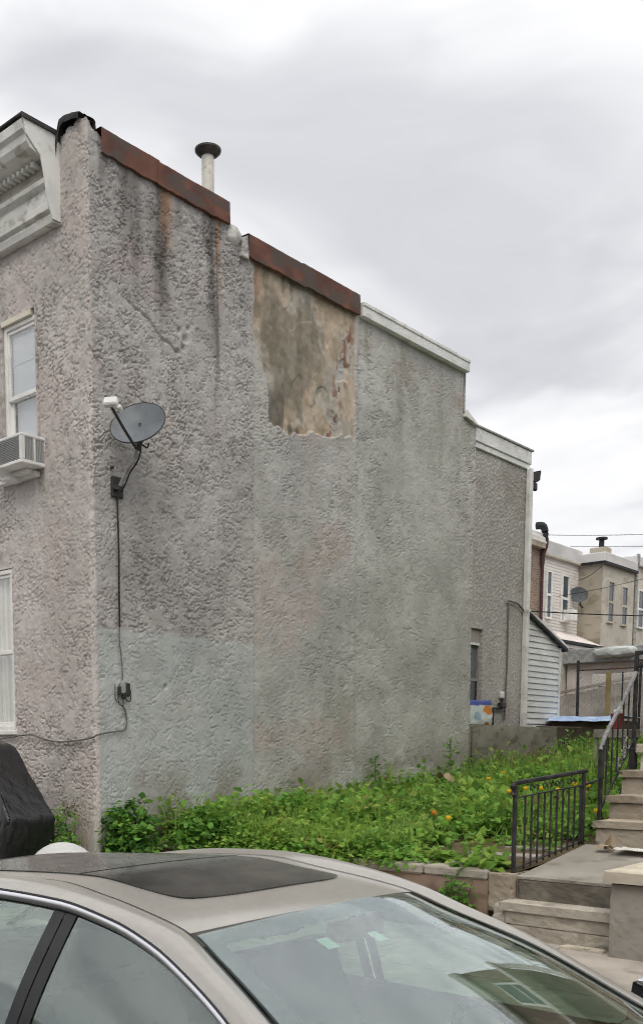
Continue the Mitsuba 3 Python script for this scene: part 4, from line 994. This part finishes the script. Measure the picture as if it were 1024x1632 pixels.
wire((-9.72, 18.56, 4.55), (-5.5, 34, 6.0), .25, .012, 'thick lowest wire running from the white downspout to the right')
wire((-15.7, 31.2, 8.75), (-6.0, 40, 9.9), .35, .009, 'uppermost overhead wire above the far houses')
wire((-15.7, 33.0, 8.65), (-6.0, 40, 9.2), .25, .009, 'overhead wire just above the tan house roof')
wire((-15.7, 32.2, 6.9), (-11.0, 33, 7.7), .12, .009, 'wire rising across the tan house front')
wire((-15.7, 33.7, 7.6), (-14.8, 33.75, 8.1), .10, .012, 'short slack wire under the tan house roof')
wire((-9.72, 18.6, 4.35), (-15.2, 31.5, 5.3), .2, .012, 'slack cable above the siding shed roof')

# ------------------------------------------------------------------ covered object and tub on the pavement
cv = [(-10.1, 5.7, .2), (-8.98, 5.7, .2), (-10.1, 6.6, .2), (-9.05, 6.6, .2), (-8.86, 5.75, .74), (-8.66, 5.8, 1.10), (-8.74, 6.4, 1.10), (-8.98, 6.5, .74), (-9.36, 5.95, 1.86), (-9.45, 6.4, 1.86), (-10.1, 5.9, 2.0), (-10.1, 6.4, 2.0), (-10.1, 5.6, .9)]
m = hull(cv).subdivide_to_size(.04)
m.merge_vertices()
trimesh.smoothing.filter_laplacian(m, iterations=12)
m.vertices[:, 2] = np.maximum(m.vertices[:, 2], .2)
nv = m.vertex_normals
fold = n2(m.vertices[:, 0] * 9 + m.vertices[:, 1] * 5, m.vertices[:, 2] * 1.3, 5) - .5
m.vertices += nv * (0.02 + 0.07 * fold * sstep(1.35, .9, m.vertices[:, 2]) + .03 * (meshkit.fbm(m.vertices * 5, 3) - .5))[:, None]
put('black_cover', m, 'cover_black', smooth=True, label='glossy black plastic cover draped over a bulky object on the pavement', category='cover')
qa = np.linspace(0, np.pi / 2, 12)
tubm = lathe([(.43 * math.sin(q), .36 + .42 * math.cos(q)) for q in qa] + [(.42, 0), (0, 0)], 32)
tubm.apply_scale([1.0, .8, .92])
tubm.apply_translation([-8.20, 6.10, .2])
put('pale_tub', tubm, 'tub_pale', smooth=50, label='pale grey rounded tub between the black cover and the car roof', category='tub')

# ------------------------------------------------------------------ plants
GREENS = np.array([(.24, .44, .085), (.18, .37, .078), (.11, .25, .058), (.33, .50, .10), (.065, .155, .04), (.27, .40, .12)])


class Leaves:
    def __init__(self):
        self.v, self.f, self.c, self.n = [], [], [], 0

    def blades(self, base, dirs, normal, length, width, col, curl=.25):
        """Broad leaves: 6 vertices, 4 triangles each."""
        k = len(base)
        d = dirs / np.linalg.norm(dirs, axis=1, keepdims=True)
        s = np.cross(d, normal)
        s /= np.linalg.norm(s, axis=1, keepdims=True) + 1e-9
        nn = np.cross(s, d)
        L, W = length[:, None], width[:, None]
        q = np.stack([base, base + d * L * .38 + s * W * .5 + nn * W * .16, base + d * L * .38 - s * W * .5 + nn * W * .16, base + d * L * .45 - nn * 0, base + d * L * .8 + s * W * .28 - nn * L * curl * .3, base + d * L * .8 - s * W * .28 - nn * L * curl * .3, base + d * L - nn * L * curl * .6], 1)
        f = np.array([[0, 1, 3], [0, 3, 2], [1, 4, 3], [3, 5, 2], [4, 6, 3], [3, 6, 5]])
        self.v.append(q.reshape(-1, 3))
        self.f.append((f[None] + (np.arange(k) * 7)[:, None, None]).reshape(-1, 3) + self.n)
        self.c.append(np.repeat(col, 7, 0))
        self.n += 7 * k

    def grass(self, base, top, width, col):
        k = len(base)
        d = top - base
        s = np.cross(d, rng.normal(size=(k, 3)))
        s /= np.linalg.norm(s, axis=1, keepdims=True) + 1e-9
        mid = base + d * .6 + np.array([0, 0, .08]) * np.linalg.norm(d, axis=1, keepdims=True)
        W = width[:, None]
        q = np.stack([base - s * W / 2, base + s * W / 2, mid - s * W * .4, mid + s * W * .4, top], 1)
        f = np.array([[0, 1, 3], [0, 3, 2], [2, 3, 4]])
        self.v.append(q.reshape(-1, 3))
        self.f.append((f[None] + (np.arange(k) * 5)[:, None, None]).reshape(-1, 3) + self.n)
        self.c.append(np.repeat(col, 5, 0))
        self.n += 5 * k

    def clump(self, x, y, z, r, hgt, k, leaf, base_col, wide=.75):
        u = rng.normal(size=(k, 3))
        u[:, 2] = np.abs(u[:, 2])
        u /= np.linalg.norm(u, axis=1, keepdims=True)
        rad = rng.uniform(.35, 1.0, k) ** .6
        pos = np.array([x, y, z]) + u * rad[:, None] * np.array([r, r, hgt]) * rng.uniform(.8, 1.1, (k, 1))
        d = u * np.array([1, 1, .35]) + rng.normal(size=(k, 3)) * .45
        nrm = np.array([0, 0, 1.0]) + .55 * u + rng.normal(size=(k, 3)) * .35
        L = leaf * rng.uniform(.6, 1.3, k)
        col = np.clip(base_col * rng.uniform(.72, 1.25, (k, 1)) + rng.normal(size=(k, 3)) * .008, .008, .5)
        self.blades(pos, d, nrm, L, L * wide * rng.uniform(.8, 1.2, k), col)

    def mesh(self):
        return trimesh.Trimesh(np.vstack(self.v), np.vstack(self.f), process=False), np.vstack(self.c)


def put_leaves(L, name, parent=None, **kw):
    m, c = L.mesh()
    return put(name, m, 'leaf', parent, color=c, **kw)


weeds = Leaves()
N = 0
for _ in range(5200):
    y = 7.95 + 13.5 * rng.random() ** 1.5
    x = rng.uniform(XW + .03, -4.35 if y < 11 else -3.2)
    if y > 14.9 and x < XW + .1:
        continue
    onstone = (x > -5.65) and (y < 9.7)
    if onstone and rng.random() < .88:
        continue
    if x > -4.5 and 7 < y < 12.2:
        continue
    patch = float(n2(np.array(x * .8 + 3), np.array(y * .8), 77, 3))
    kind = float(n2(np.array(x * 1.1 + 30), np.array(y * 1.1), 78, 3))
    wall_d = x - XW
    hgt = .17 + .62 * max(0, patch - .32) + .20 * math.exp(-wall_d / .4) + (.22 if y > 12.5 and x > -7.0 else 0)
    if onstone:
        hgt *= .4
    if y < 8.5:
        hgt *= .9
    base = GREENS[0] * (1 - kind) + GREENS[1] * kind
    base = base * .65 + .35 * GREENS[rng.integers(0, 6)]
    tone = float(n2(np.array(x * .6 + 50), np.array(y * .6), 79, 3))
    base = base * (1 - .5 * sstep(.45, .7, tone)) + GREENS[3] * .5 * sstep(.45, .7, tone)
    base = base * (.72 + .56 * rng.random())
    if rng.random() < .04:
        base = np.array([.34, .30, .12])
    if rng.random() < .16:
        base = GREENS[3]
    far = np.clip((y - 8) / 10, 0, 1)
    leaf = (.075 if kind > .45 else .105) * (1 + .35 * far)
    z = float(yard_z(x, y))
    weeds.clump(x, y, z, rng.uniform(.10, .20) * (1 + .3 * far), hgt * rng.uniform(.55, 1.45), int(15 - 5 * far), leaf, base, rng.uniform(.5, .9))
    if rng.random() < .13:
        k = 7
        b = np.array([x, y, z]) + rng.normal(size=(k, 3)) * [.08, .08, 0]
        tp = b + rng.normal(size=(k, 3)) * [.10, .10, .03] + [0, 0, hgt + .10]
        weeds.grass(b, tp, np.full(k, .010 + .006 * far), np.tile(GREENS[rng.choice([0, 3, 5])], (k, 1)) * rng.uniform(.8, 1.25, (k, 1)))
# spill over the front curb
for _ in range(260):
    x = rng.uniform(-8.7, -5.2)
    weeds.clump(x, rng.uniform(7.86, 8.05), .74, .13, rng.uniform(.12, .22), 14, .06, GREENS[rng.choice([0, 1, 3])], .8)
put_leaves(weeds, 'weeds',  kind='stuff', label='dense low green weeds and grass covering the vacant lot')


def bush(name, label, x, y, z, rx_, ry_, h, k, leaf, cols, stems=7, wide=.85, group=None, category='shrub'):
    t = thing(name, label, category, group)
    L = Leaves()
    for _ in range(k):
        u = rng.normal(size=3)
        u[2] = abs(u[2]) * 1.0
        u /= np.linalg.norm(u)
        r = rng.uniform(.45, 1.0)
        L.clump(x + u[0] * rx_ * r, y + u[1] * ry_ * r, z + u[2] * h * r - .05, .10, .09, 10, leaf, cols[rng.integers(0, len(cols))], wide)
    put_leaves(L, 'foliage', t)
    for i in range(stems):
        a = rng.uniform(0, 2 * np.pi)
        e = np.array([x + rx_ * .7 * math.cos(a), y + ry_ * .7 * math.sin(a), z + h * rng.uniform(.6, .85)])
        b = np.array([x + .05 * math.cos(a), y + .05 * math.sin(a), z - .05])
        put('stem', tube(spline([b, b * .5 + e * .5 + [0, 0, .08], e], 6), np.linspace(.009, .004, 6), 5), 'stalk', t)
    return t


mat('stalk', (.11, .10, .05), .9, .1)
bush('leafy_shrub', 'round dark-leaved shrub nearest the corner of the stucco house', -8.52, 7.26, .2, .36, .44, 1.16, 340, .075, [GREENS[1], GREENS[2], GREENS[4], GREENS[0]])
bush('leafy_shrub', 'low leafy shrub between the corner shrub and the weedy lot', -8.05, 8.0, .72, .42, .36, .52, 150, .075, [GREENS[0], GREENS[1], GREENS[2]])
bush('leafy_shrub', 'broad bright green weed shrub against the side wall behind the car roof', -7.55, 8.75, .80, .65, .5, .62, 130, .075, [GREENS[0], GREENS[3], GREENS[1]])
bush('pavement_weed', 'straggly green weed growing at the foot of the front wall beside the black cover', -9.0, 6.62, .2, .38, .24, 1.06, 330, .055, [GREENS[1], GREENS[0], GREENS[5], GREENS[2]], 8, .6, category='weed')
bush('pavement_weed', 'leafy green weed in the gap between curb and corner block', -4.66, 7.76, .22, .22, .14, .60, 46, .055, [GREENS[1], GREENS[0], GREENS[2]], 6, .7, category='weed')
dw = thing('dry_weed', 'dry grey-brown weed stalks against the corner of the front wall', 'weed')
for i in range(16):
    b = np.array([-8.98 + rng.normal() * .06, 6.84 + rng.normal() * .03, .2])
    e = b + [rng.normal() * .16, rng.normal() * .05, rng.uniform(.75, 1.12)]
    put('stem', tube(spline([b, b * .45 + e * .55 + [rng.normal() * .03, 0, 0], e], 7), np.linspace(.006, .0025, 7), 4), 'dry_brown', dw)
for i in range(5):
    L = Leaves()
    xq, zq = -8.98 + rng.normal() * .12, rng.uniform(.8, 1.25)
    for _ in range(9):
        L.clump(xq + rng.normal() * .05, 6.82 + rng.normal() * .04, zq + rng.normal() * .05, .05, .05, 5, .035, np.array([.14, .14, .07]), .5)
    put_leaves(L, 'seed_head', dw, kind='stuff')
for (x, y, hh_) in ((-8.35, 13.6, .55), (-8.55, 11.9, .45), (-7.3, 15.5, .5)):
    t = thing('tall_weed', {13.6: 'tall thin green weed standing against the rear part of the side wall', 11.9: 'slender weed shoot standing against the middle of the side wall', 15.5: 'tall weed near the low concrete wall'}[y], 'weed')
    L = Leaves()
    for q in range(16):
        L.clump(x + rng.normal() * .05, y + rng.normal() * .05, float(yard_z(x, y)) + hh_ * (.5 + q / 16), .06, .06, 6, .06, GREENS[rng.choice([1, 2])], .5)
    put_leaves(L, 'foliage', t)
    put('stem', tube([(x, y, float(yard_z(x, y)) - .02), (x, y, float(yard_z(x, y)) + hh_ * 1.4)], .006, 5), 'stalk', t)
dg = thing('dry_grass', 'tuft of pale dry grass at the foot of the low concrete wall', 'grass')
L = Leaves()
for _ in range(90):
    b = np.array([[-8.3 + rng.normal() * .25, 16.0 + rng.normal() * .5, 1.42]])
    L.grass(b, b + [[rng.normal() * .15, rng.normal() * .15, rng.uniform(.25, .5)]], np.array([.018]), np.array([[.30, .22, .12]]) * rng.uniform(.7, 1.2))
put_leaves(L, 'blades', dg)


def flower(x, y, z, petal, label, group=None, r=.032):
    t = thing('flower', label, 'flower', group)
    hd = lathe([(0, 0), (r * .7, r * .25), (r, r * .9), (r * .8, r * 1.5), (r * .55, r * 1.55), (0, r * 1.2)], 9)
    hd.apply_translation([x, y, z - r])
    put('head', hd, petal, t, smooth=True)
    put('stem', tube([(x, y, z - .34), (x + .01, y, z - r * .6)], .004, 4), 'stalk', t)


FL = 'yellow flowers scattered in the weeds'
flower(-5.93, 9.35, 1.16, 'petal_orange', 'orange flower left of the lone yellow one in the middle of the weeds', r=.03)
flower(-5.62, 9.15, 1.13, 'petal', 'lone round yellow flower in the middle of the weeds', r=.033)
for (x, y, z), lb in zip(((-7.15, 13.1, 1.50), (-7.0, 12.9, 1.45), (-7.22, 12.8, 1.42)), ('topmost', 'rightmost', 'leftmost')):
    flower(x, y, z, 'petal', lb + ' of three yellow flowers clustered near the far end of the wall', 'yellow flowers clustered near the far end of the wall', .04)
for k, (x, y, z) in enumerate(((-5.60, 10.4, 1.37), (-5.5, 10.6, 1.40), (-5.15, 10.3, 1.42), (-5.05, 10.5, 1.40), (-4.95, 10.7, 1.46), (-4.88, 10.9, 1.44), (-4.78, 11.0, 1.43))):
    flower(x, y, z, 'petal_orange' if k == 6 else 'petal', ('orange' if k == 6 else 'yellow') + ' flower behind the low railing, ' + ('first', 'second', 'third', 'fourth', 'fifth', 'sixth', 'last')[k] + ' from the left', 'yellow flowers behind the low railing', .028)
flower(-4.36, 9.95, 1.22, 'petal', 'pale yellow flower between the two railings', r=.03)
put('fallen_leaf', grid(np.stack([*(lambda X, Y: (X, Y, 1.42 + .06 * np.sin(X * 20) + .03 * np.sin(Y * 25)))(*np.meshgrid(np.linspace(-7.9, -7.65, 8), np.linspace(12.4, 12.6, 8), indexing='ij'))], -1)), 'dry_brown', smooth=True, label='brown dry leaf lying on the weeds near the side wall', category='leaf')

# ------------------------------------------------------------------ the parked car
car = thing('parked_car', 'champagne grey sedan with dark sunroof parked in front of the lot', 'car')
YC = 2.27
scene['side_glass'] = {'type': 'thindielectric', 'int_ior': 2.1, 'specular_reflectance': {'type': 'rgb', 'value': [0.90, 1.0, 0.95]}, 'specular_transmittance': {'type': 'rgb', 'value': [0.50, 0.62, 0.55]}}
scene['privacy_glass'] = {'type': 'thindielectric', 'int_ior': 2.1, 'specular_reflectance': {'type': 'rgb', 'value': [0.90, 1.0, 0.95]}, 'specular_transmittance': {'type': 'rgb', 'value': [0.36, 0.46, 0.40]}}
TR = np.array([(-4.05, 1.58, 1.0), (-3.8, 1.60, 1.15), (-3.45, 1.64, 1.31), (-3.0, 1.66, 1.415), (-2.7, 1.66, 1.448), (-2.45, 1.66, 1.453), (-2.257, 1.66, 1.450), (-2.02, 1.66, 1.419), (-1.857, 1.65, 1.378), (-1.698, 1.625, 1.320), (-1.533, 1.585, 1.252), (-1.25, 1.49, 1.10), (-1.0, 1.43, .985)])
DI = np.array([(-4.2, 1.70, 1.0), (-3.9, 1.72, 1.15), (-3.5, 1.75, 1.33), (-3.1, 1.78, 1.42), (-2.75, 1.795, 1.456), (-2.43, 1.80, 1.469), (-2.204, 1.795, 1.446), (-1.996, 1.775, 1.420), (-1.85, 1.76, 1.393), (-1.725, 1.73, 1.346), (-1.467, 1.65, 1.25), (-1.15, 1.56, 1.09), (-.95, 1.50, .985)])
ft, fd_ = PchipInterpolator(TR[:, 0], TR[:, 1:]), PchipInterpolator(DI[:, 0], DI[:, 1:])


def tr_c(x):
    return np.concatenate([np.asarray(x)[..., None], ft(x)], -1)


def di_c(x):
    return np.concatenate([np.asarray(x)[..., None], fd_(x)], -1)


mir = lambda P: P * np.array([1, -1, 1]) + np.array([0, 2 * YC, 0])


def both(P, t=None):
    a = grid(P) if t is None else thick(P, t)
    b = trimesh.Trimesh(mir(a.vertices), a.faces[:, ::-1], process=False)
    return a, b


# side frame between chrome trim and roof joint
u = np.linspace(0, 1, 90)
xt, xd = -4.05 + u * 3.05, -4.2 + u * 3.25
A, B = tr_c(xt), di_c(xd)
w = np.linspace(0, 1, 9)[None, :, None]
F_ = A[:, None] * (1 - w) + B[:, None] * w
F_[..., 2] += .022 * np.sin(np.pi * w[..., 0])
F_[..., 1] -= .010 * np.sin(np.pi * w[..., 0])
for k, m in enumerate(both(F_)):
    put('roof_rail', m, 'car_paint', car, smooth=True)
# chrome strip
A2 = A + np.array([0, -.004, 0])
strip = np.stack([A2 + [0, .006, .002], A2 + [0, -.006, -.003], A2 + [0, -.009, -.017], A2 + [0, 0, -.026]], 1)
for m in both(strip):
    put('chrome_trim', m, 'chrome', car, smooth=True)
seal = np.stack([A + [0, .0, -.026], A + [0, .002, -.033]], 1)
seal2 = np.stack([A + [0, -.002, .004], A + [0, -.009, .001]], 1)
for m in both(seal):
    put('window_seal', m, 'gloss_black', car)
for m in both(seal2):
    put('trim_gap', m, 'black_trim', car)
for m in both(np.stack([B + [0, -.003, .0035], B + [0, .003, .0035]], 1)):
    put('roof_joint', m, 'black_trim', car)


# roof skin
def roof_pt(u, w_):
    """u 0 rear .. 1 header, w_ -1 near .. 1 far."""
    xs = -3.25 + u * (3.25 - 1.845)
    d = fd_(xs)
    y, z = d[..., 0], d[..., 1]
    hw = YC - y
    x = xs + (.11 * u - .10 * (1 - u)) * (1 - w_ ** 2)
    crown = .012 + .024 * sstep(.55, 1.0, u) + .03 * sstep(.35, 0, u)
    return np.stack([x, YC + w_ * hw, z + crown * (1 - w_ ** 2)], -1)


U, W = np.meshgrid(np.linspace(0, 1, 60), np.linspace(-1, 1, 41), indexing='ij')
put('roof', thick(roof_pt(U, W)[:, ::1], .012), 'car_paint', car, smooth=True)
# sunroof panel, rounded front corners
Us, Ws = np.meshgrid(np.linspace(0, 1, 60), np.linspace(-1, 1, 61), indexing='ij')
uu = .08 + Us * (.875 - .08) * (1 - .03 * np.abs(Ws) ** 4) - .0 * Ws
shrink = np.sqrt(np.clip(1 - np.clip((Us - .90) / .10, 0, 1) ** 2, 0, 1)) * .10 + .90
ww_ = Ws * .76 * shrink * (1 - .02 * Us)
Psr = roof_pt(uu, ww_)
Psr[..., 2] += .0045
put('sunroof', thick(Psr, .005), 'sunroof_glass', car, smooth=40)
Pf1, Pf2 = roof_pt(np.full(61, .53), Ws[0] * .755), roof_pt(np.full(61, .537), Ws[0] * .755)
put('sunroof_seam', grid(np.stack([Pf1, Pf2], 1) + [0, 0, .0055]), 'black_trim', car)


# windscreen and rear window
def screen(u, w_, front=True):
    xs = (-1.845 + u * (.895)) if front else (-3.25 - u * .95)
    d = fd_(xs)
    y, z = d[..., 0] + .012, d[..., 1]
    bow = (.11 + .14 * u) if front else -(.10 + .12 * u)
    return np.stack([xs + bow * (1 - w_ ** 2), YC + w_ * (YC - y), z + (.036 * (1 - u) + .01) * (1 - w_ ** 2) - .002], -1)


U, W = np.meshgrid(np.linspace(0.012, 1, 40), np.linspace(-.985, .985, 41), indexing='ij')
put('windscreen', grid(screen(U, W)), 'car_glass', car, smooth=True)
put('rear_window', grid(screen(U, W, False)), 'car_glass', car, smooth=True)
mat('frit', (.030, .034, .036), .35, .4)
off = np.array([-.004, 0, -.006])
for nm, uu_, ww_ in (('header', (0.012, .075), (-.985, .985)), ('edge', (.03, 1), (-.985, -.90)), ('edge', (.03, 1), (.90, .985)), ('foot', (.93, 1), (-.985, .985))):
    U, W = np.meshgrid(np.linspace(*uu_, 30), np.linspace(*ww_, 30), indexing='ij')
    put('windscreen_border', grid(screen(U, W) + off), 'frit', car, smooth=True)
for uu_, ww_ in (((.0, .10), (-.985, .985)), ((.03, 1), (-.985, -.92)), ((.03, 1), (.92, .985))):
    U, W = np.meshgrid(np.linspace(*uu_, 20), np.linspace(*ww_, 24), indexing='ij')
    put('rear_window_border', grid(screen(U, W, False) + [.004, 0, -.006]), 'frit', car, smooth=True)


# side windows, pillars
def side_pt(x, v):
    top = tr_c(x) + np.array([0, .004, -.031])
    bot = np.stack([x, 1.43 + .02 * (x + 2.2) ** 2, .975 + 0 * x], -1)
    bot[..., 2] = np.minimum(bot[..., 2], top[..., 2] - .001)
    v = v[..., None]
    P = top * (1 - v) + bot * v
    P[..., 1] -= .02 * np.sin(np.pi * v[..., 0])
    return P


def side_sheet(x0, x1, n=24, d=0.0):
    X, V = np.meshgrid(np.linspace(x0, x1, n), np.linspace(0, 1, 16), indexing='ij')
    return side_pt(X, V) + np.array([0, d, 0])


for m in both(side_sheet(-2.18, -1.03, 40)):
    put('front_window', m, 'side_glass', car, smooth=True)
for m in both(side_sheet(-3.42, -2.27, 40)):
    put('rear_side_window', m, 'privacy_glass', car, smooth=True)
mat('pillar_black', mottled((.010, .010, .011), (.020, .021, .021), 5.0), .30, .35)
for x0, x1 in ((-2.222, -2.176), (-2.276, -2.228), (-3.50, -3.41)):
    for m in both(side_sheet(x0, x1, 4, -.004)):
        put('pillar', m, 'pillar_black', car, smooth=True)
for m in both(side_sheet(-4.02, -3.50, 12, 0)):
    put('quarter_panel', m, 'car_paint', car, smooth=True)

# lower body
xs = np.linspace(-4.82, .02, 70)
e = np.clip(np.minimum((xs + 4.82) / .55, (.02 - xs) / .75), 0, 1)
inset = .34 * (1 - np.sqrt(1 - (1 - e) ** 2))
belt_z = np.interp(xs, [-4.82, -4.5, -4.0, -1.0, -.3, .02], [.86, .94, .972, .972, .88, .72])
sec = []
for x, i_, bz in zip(xs, inset, belt_z):
    y0 = 1.345 + i_
    sec.append([(x, y0 + .10, .18), (x, y0 + .03, .24), (x, y0 + .005, .42), (x, y0, .60), (x, y0 + .012, bz - .16), (x, y0 + .03, bz - .05), (x, y0 + .06, bz)])
sec = np.array(sec)
# wheel openings
for cx in (-.78, -3.72):
    dx = np.abs(sec[:, :1, 0] - cx)
arch = np.maximum(np.maximum(0, .37 ** 2 - (xs + .78) ** 2), np.maximum(0, .37 ** 2 - (xs + 3.72) ** 2)) ** .5
sec[:, :, 2] = np.maximum(sec[:, :, 2], (.31 + arch * .98)[:, None] * (arch > 0)[:, None])
for m in both(sec):
    put('body_side', m, 'car_paint', car, smooth=35)


def deck(x0, x1, n, crown, zoff=0.0):
    X = np.linspace(x0, x1, n)
    y = np.interp(X, xs, sec[:, -1, 1])
    z = np.interp(X, xs, belt_z)
    w_ = np.linspace(-1, 1, 31)
    return np.stack([X[:, None] + 0 * w_, YC + w_[None] * (YC - y)[:, None], z[:, None] + zoff + crown * (1 - np.abs(w_[None]) ** 2.5)], -1)


put('hood', grid(deck(-1.06, .02, 30, .05)), 'car_paint', car, smooth=True)
put('boot_lid', grid(deck(-4.82, -4.05, 20, .05)), 'car_paint', car, smooth=True)
for nm, x, sgn in (('front_bumper', .02, 1), ('rear_bumper', -4.82, -1)):
    w_ = np.linspace(-1, 1, 31)
    i = -1 if sgn > 0 else 0
    yb = sec[i, 3, 1]
    zt_b = belt_z[i]
    put(nm, grid(np.stack([np.stack([x + sgn * b * (1 - .4 * np.abs(w_) ** 3) + 0 * w_, YC + w_ * (YC - yb - .02), z + .05 * (1 - np.abs(w_) ** 2.5) * (q == 3) + 0 * w_], -1) for q, (z, b) in enumerate(((.2, .02), (.4, .09), (.6, .09), (zt_b, 0.0)))], 1)), 'car_paint', car, smooth=True)
for y in (1.75, 2.79):
    put('headlight', box(-.02, .10, y - .17, y + .17, .58, .70, .04), 'lamp_clear', car)
    put('tail_light', box(-4.88, -4.72, y - .17, y + .17, .68, .84, .04), 'lamp_red', car)
put('floor_pan', box(-4.6, -.2, 1.45, 3.09, .22, .28), 'black_trim', car)
for x in (-.78, -3.72):
    for y, s in ((1.46, -1), (3.08, 1)):
        tyre = trimesh.creation.torus(.245, .075, major_sections=36, minor_sections=12)
        tyre.apply_scale([1, 1, 1.25])
        tyre.apply_transform(trimesh.transformations.rotation_matrix(math.pi / 2, [1, 0, 0]))
        tyre.apply_translation([x, y, .315])
        wk = put('wheel', tyre, 'tyre', car, smooth=True)
        rimm = trimesh.creation.cylinder(.20, .12, sections=30)
        rimm.apply_transform(trimesh.transformations.rotation_matrix(math.pi / 2, [1, 0, 0]))
        rimm.apply_translation([x, y + s * .02, .315])
        put('rim', rimm, 'alloy', wk, smooth=30)

# cabin
put('dashboard', rough_block(-1.30, -.90, 1.52, 3.02, .70, .955, 5, .03, .06), 'dash_dark', car, smooth=40)
put('dash_top', cat(box(-.95, -.75, 1.56, 2.98, .93, .965, .01)), 'dash_dark', car)
sw = trimesh.creation.torus(.18, .016, major_sections=36, minor_sections=10)
sw.apply_transform(trimesh.transformations.rotation_matrix(math.radians(62), [0, 1, 0]))
sw.apply_translation([-1.46, 2.66, .93])
k = put('steering_wheel', sw, 'gloss_black', car, smooth=True)
put('hub', box(-1.49, -1.40, 2.58, 2.74, .86, .98, .03), 'dash_dark', k)
for y in (1.87, 2.67):
    st = put('seat', cat(rough_block(-2.15, -1.65, y - .25, y + .25, .42, .60, 9, .04, .07)), 'seat_fabric', car, smooth=50)
    bk_ = hull([(x + dx_, yy, z) for yy in (y - .23, y + .23) for x, z, dx_ in ((-2.12, .55, 0), (-1.98, .55, 0), (-2.38, 1.16, 0), (-2.27, 1.18, 0))]).subdivide_to_size(.07)
    bk_.vertices += .02 * (meshkit.fbm(bk_.vertices * 5, 2)[:, None] - .5)
    put('backrest', bk_, 'seat_fabric', st, smooth=50)
    put('headrest', rough_block(-2.43, -2.31, y - .13, y + .13, 1.20, 1.36, 8, .02, .04), 'seat_fabric', st, smooth=60)
put('rear_seat', cat(rough_block(-3.3, -2.75, 1.55, 2.99, .42, .60, 4, .03, .09), rough_block(-3.5, -3.3, 1.55, 2.99, .5, 1.12, 4, .03, .09)), 'seat_fabric', car, smooth=50)
for m in both(np.stack([np.stack([np.array([x, 1.455, z]) for z in (.3, .7, .955)]) for x in (-3.9, -2.5, -1.0)])):
    put('door_lining', m, 'interior_tan', car)
mi_ = put('rear_view_mirror', hull([(-1.715, 2.15, 1.325), (-1.715, 2.40, 1.325), (-1.70, 2.15, 1.385), (-1.70, 2.40, 1.385), (-1.665, 2.18, 1.33), (-1.665, 2.37, 1.33), (-1.65, 2.20, 1.38), (-1.65, 2.35, 1.38)]), 'maroon', car)
for (uu_, w0, w1, du) in ((.14, -.50, -.43, .05), (.16, -.20, -.13, .045)):
    U, W = np.meshgrid(np.linspace(uu_, uu_ + du, 4), np.linspace(w0, w1, 5), indexing='ij')
    put('sticker', grid(screen(U, W) + np.array([-.002, 0, -.003])), 'sticker_teal', car, label='pale teal sticker inside the windscreen top')
put('dash_cloth', rough_block(-1.20, -1.05, 2.75, 2.86, .955, 1.06, 3, .04, .04), 'maroon', car, smooth=50, label='dark red cloth on the dashboard')
# door mirrors
mm = hull([(-1.27, 1.36, .98), (-1.27, 1.22, 1.0), (-1.25, 1.36, 1.11), (-1.25, 1.22, 1.10), (-1.14, 1.35, 1.0), (-1.16, 1.25, 1.01), (-1.15, 1.35, 1.08), (-1.16, 1.26, 1.08)]).subdivide_to_size(.04)
for V in (mm.vertices, mir(mm.vertices)):
    q = hull(V)
    kk = put('door_mirror', q, 'gloss_black', car, smooth=50)
    put('chrome_cap', cat(box(q.bounds[0, 0] + .02, q.bounds[1, 0] - .02, q.bounds[0, 1] + .03, q.bounds[1, 1] - .03, q.bounds[1, 2] - .012, q.bounds[1, 2] + .004, .004)), 'chrome', kk)
put('wiper', tube(spline([(-.90, 1.75, .985), (-.86, 2.1, 1.0), (-.80, 2.5, .995)], 10), .008, 5), 'black_trim', car)
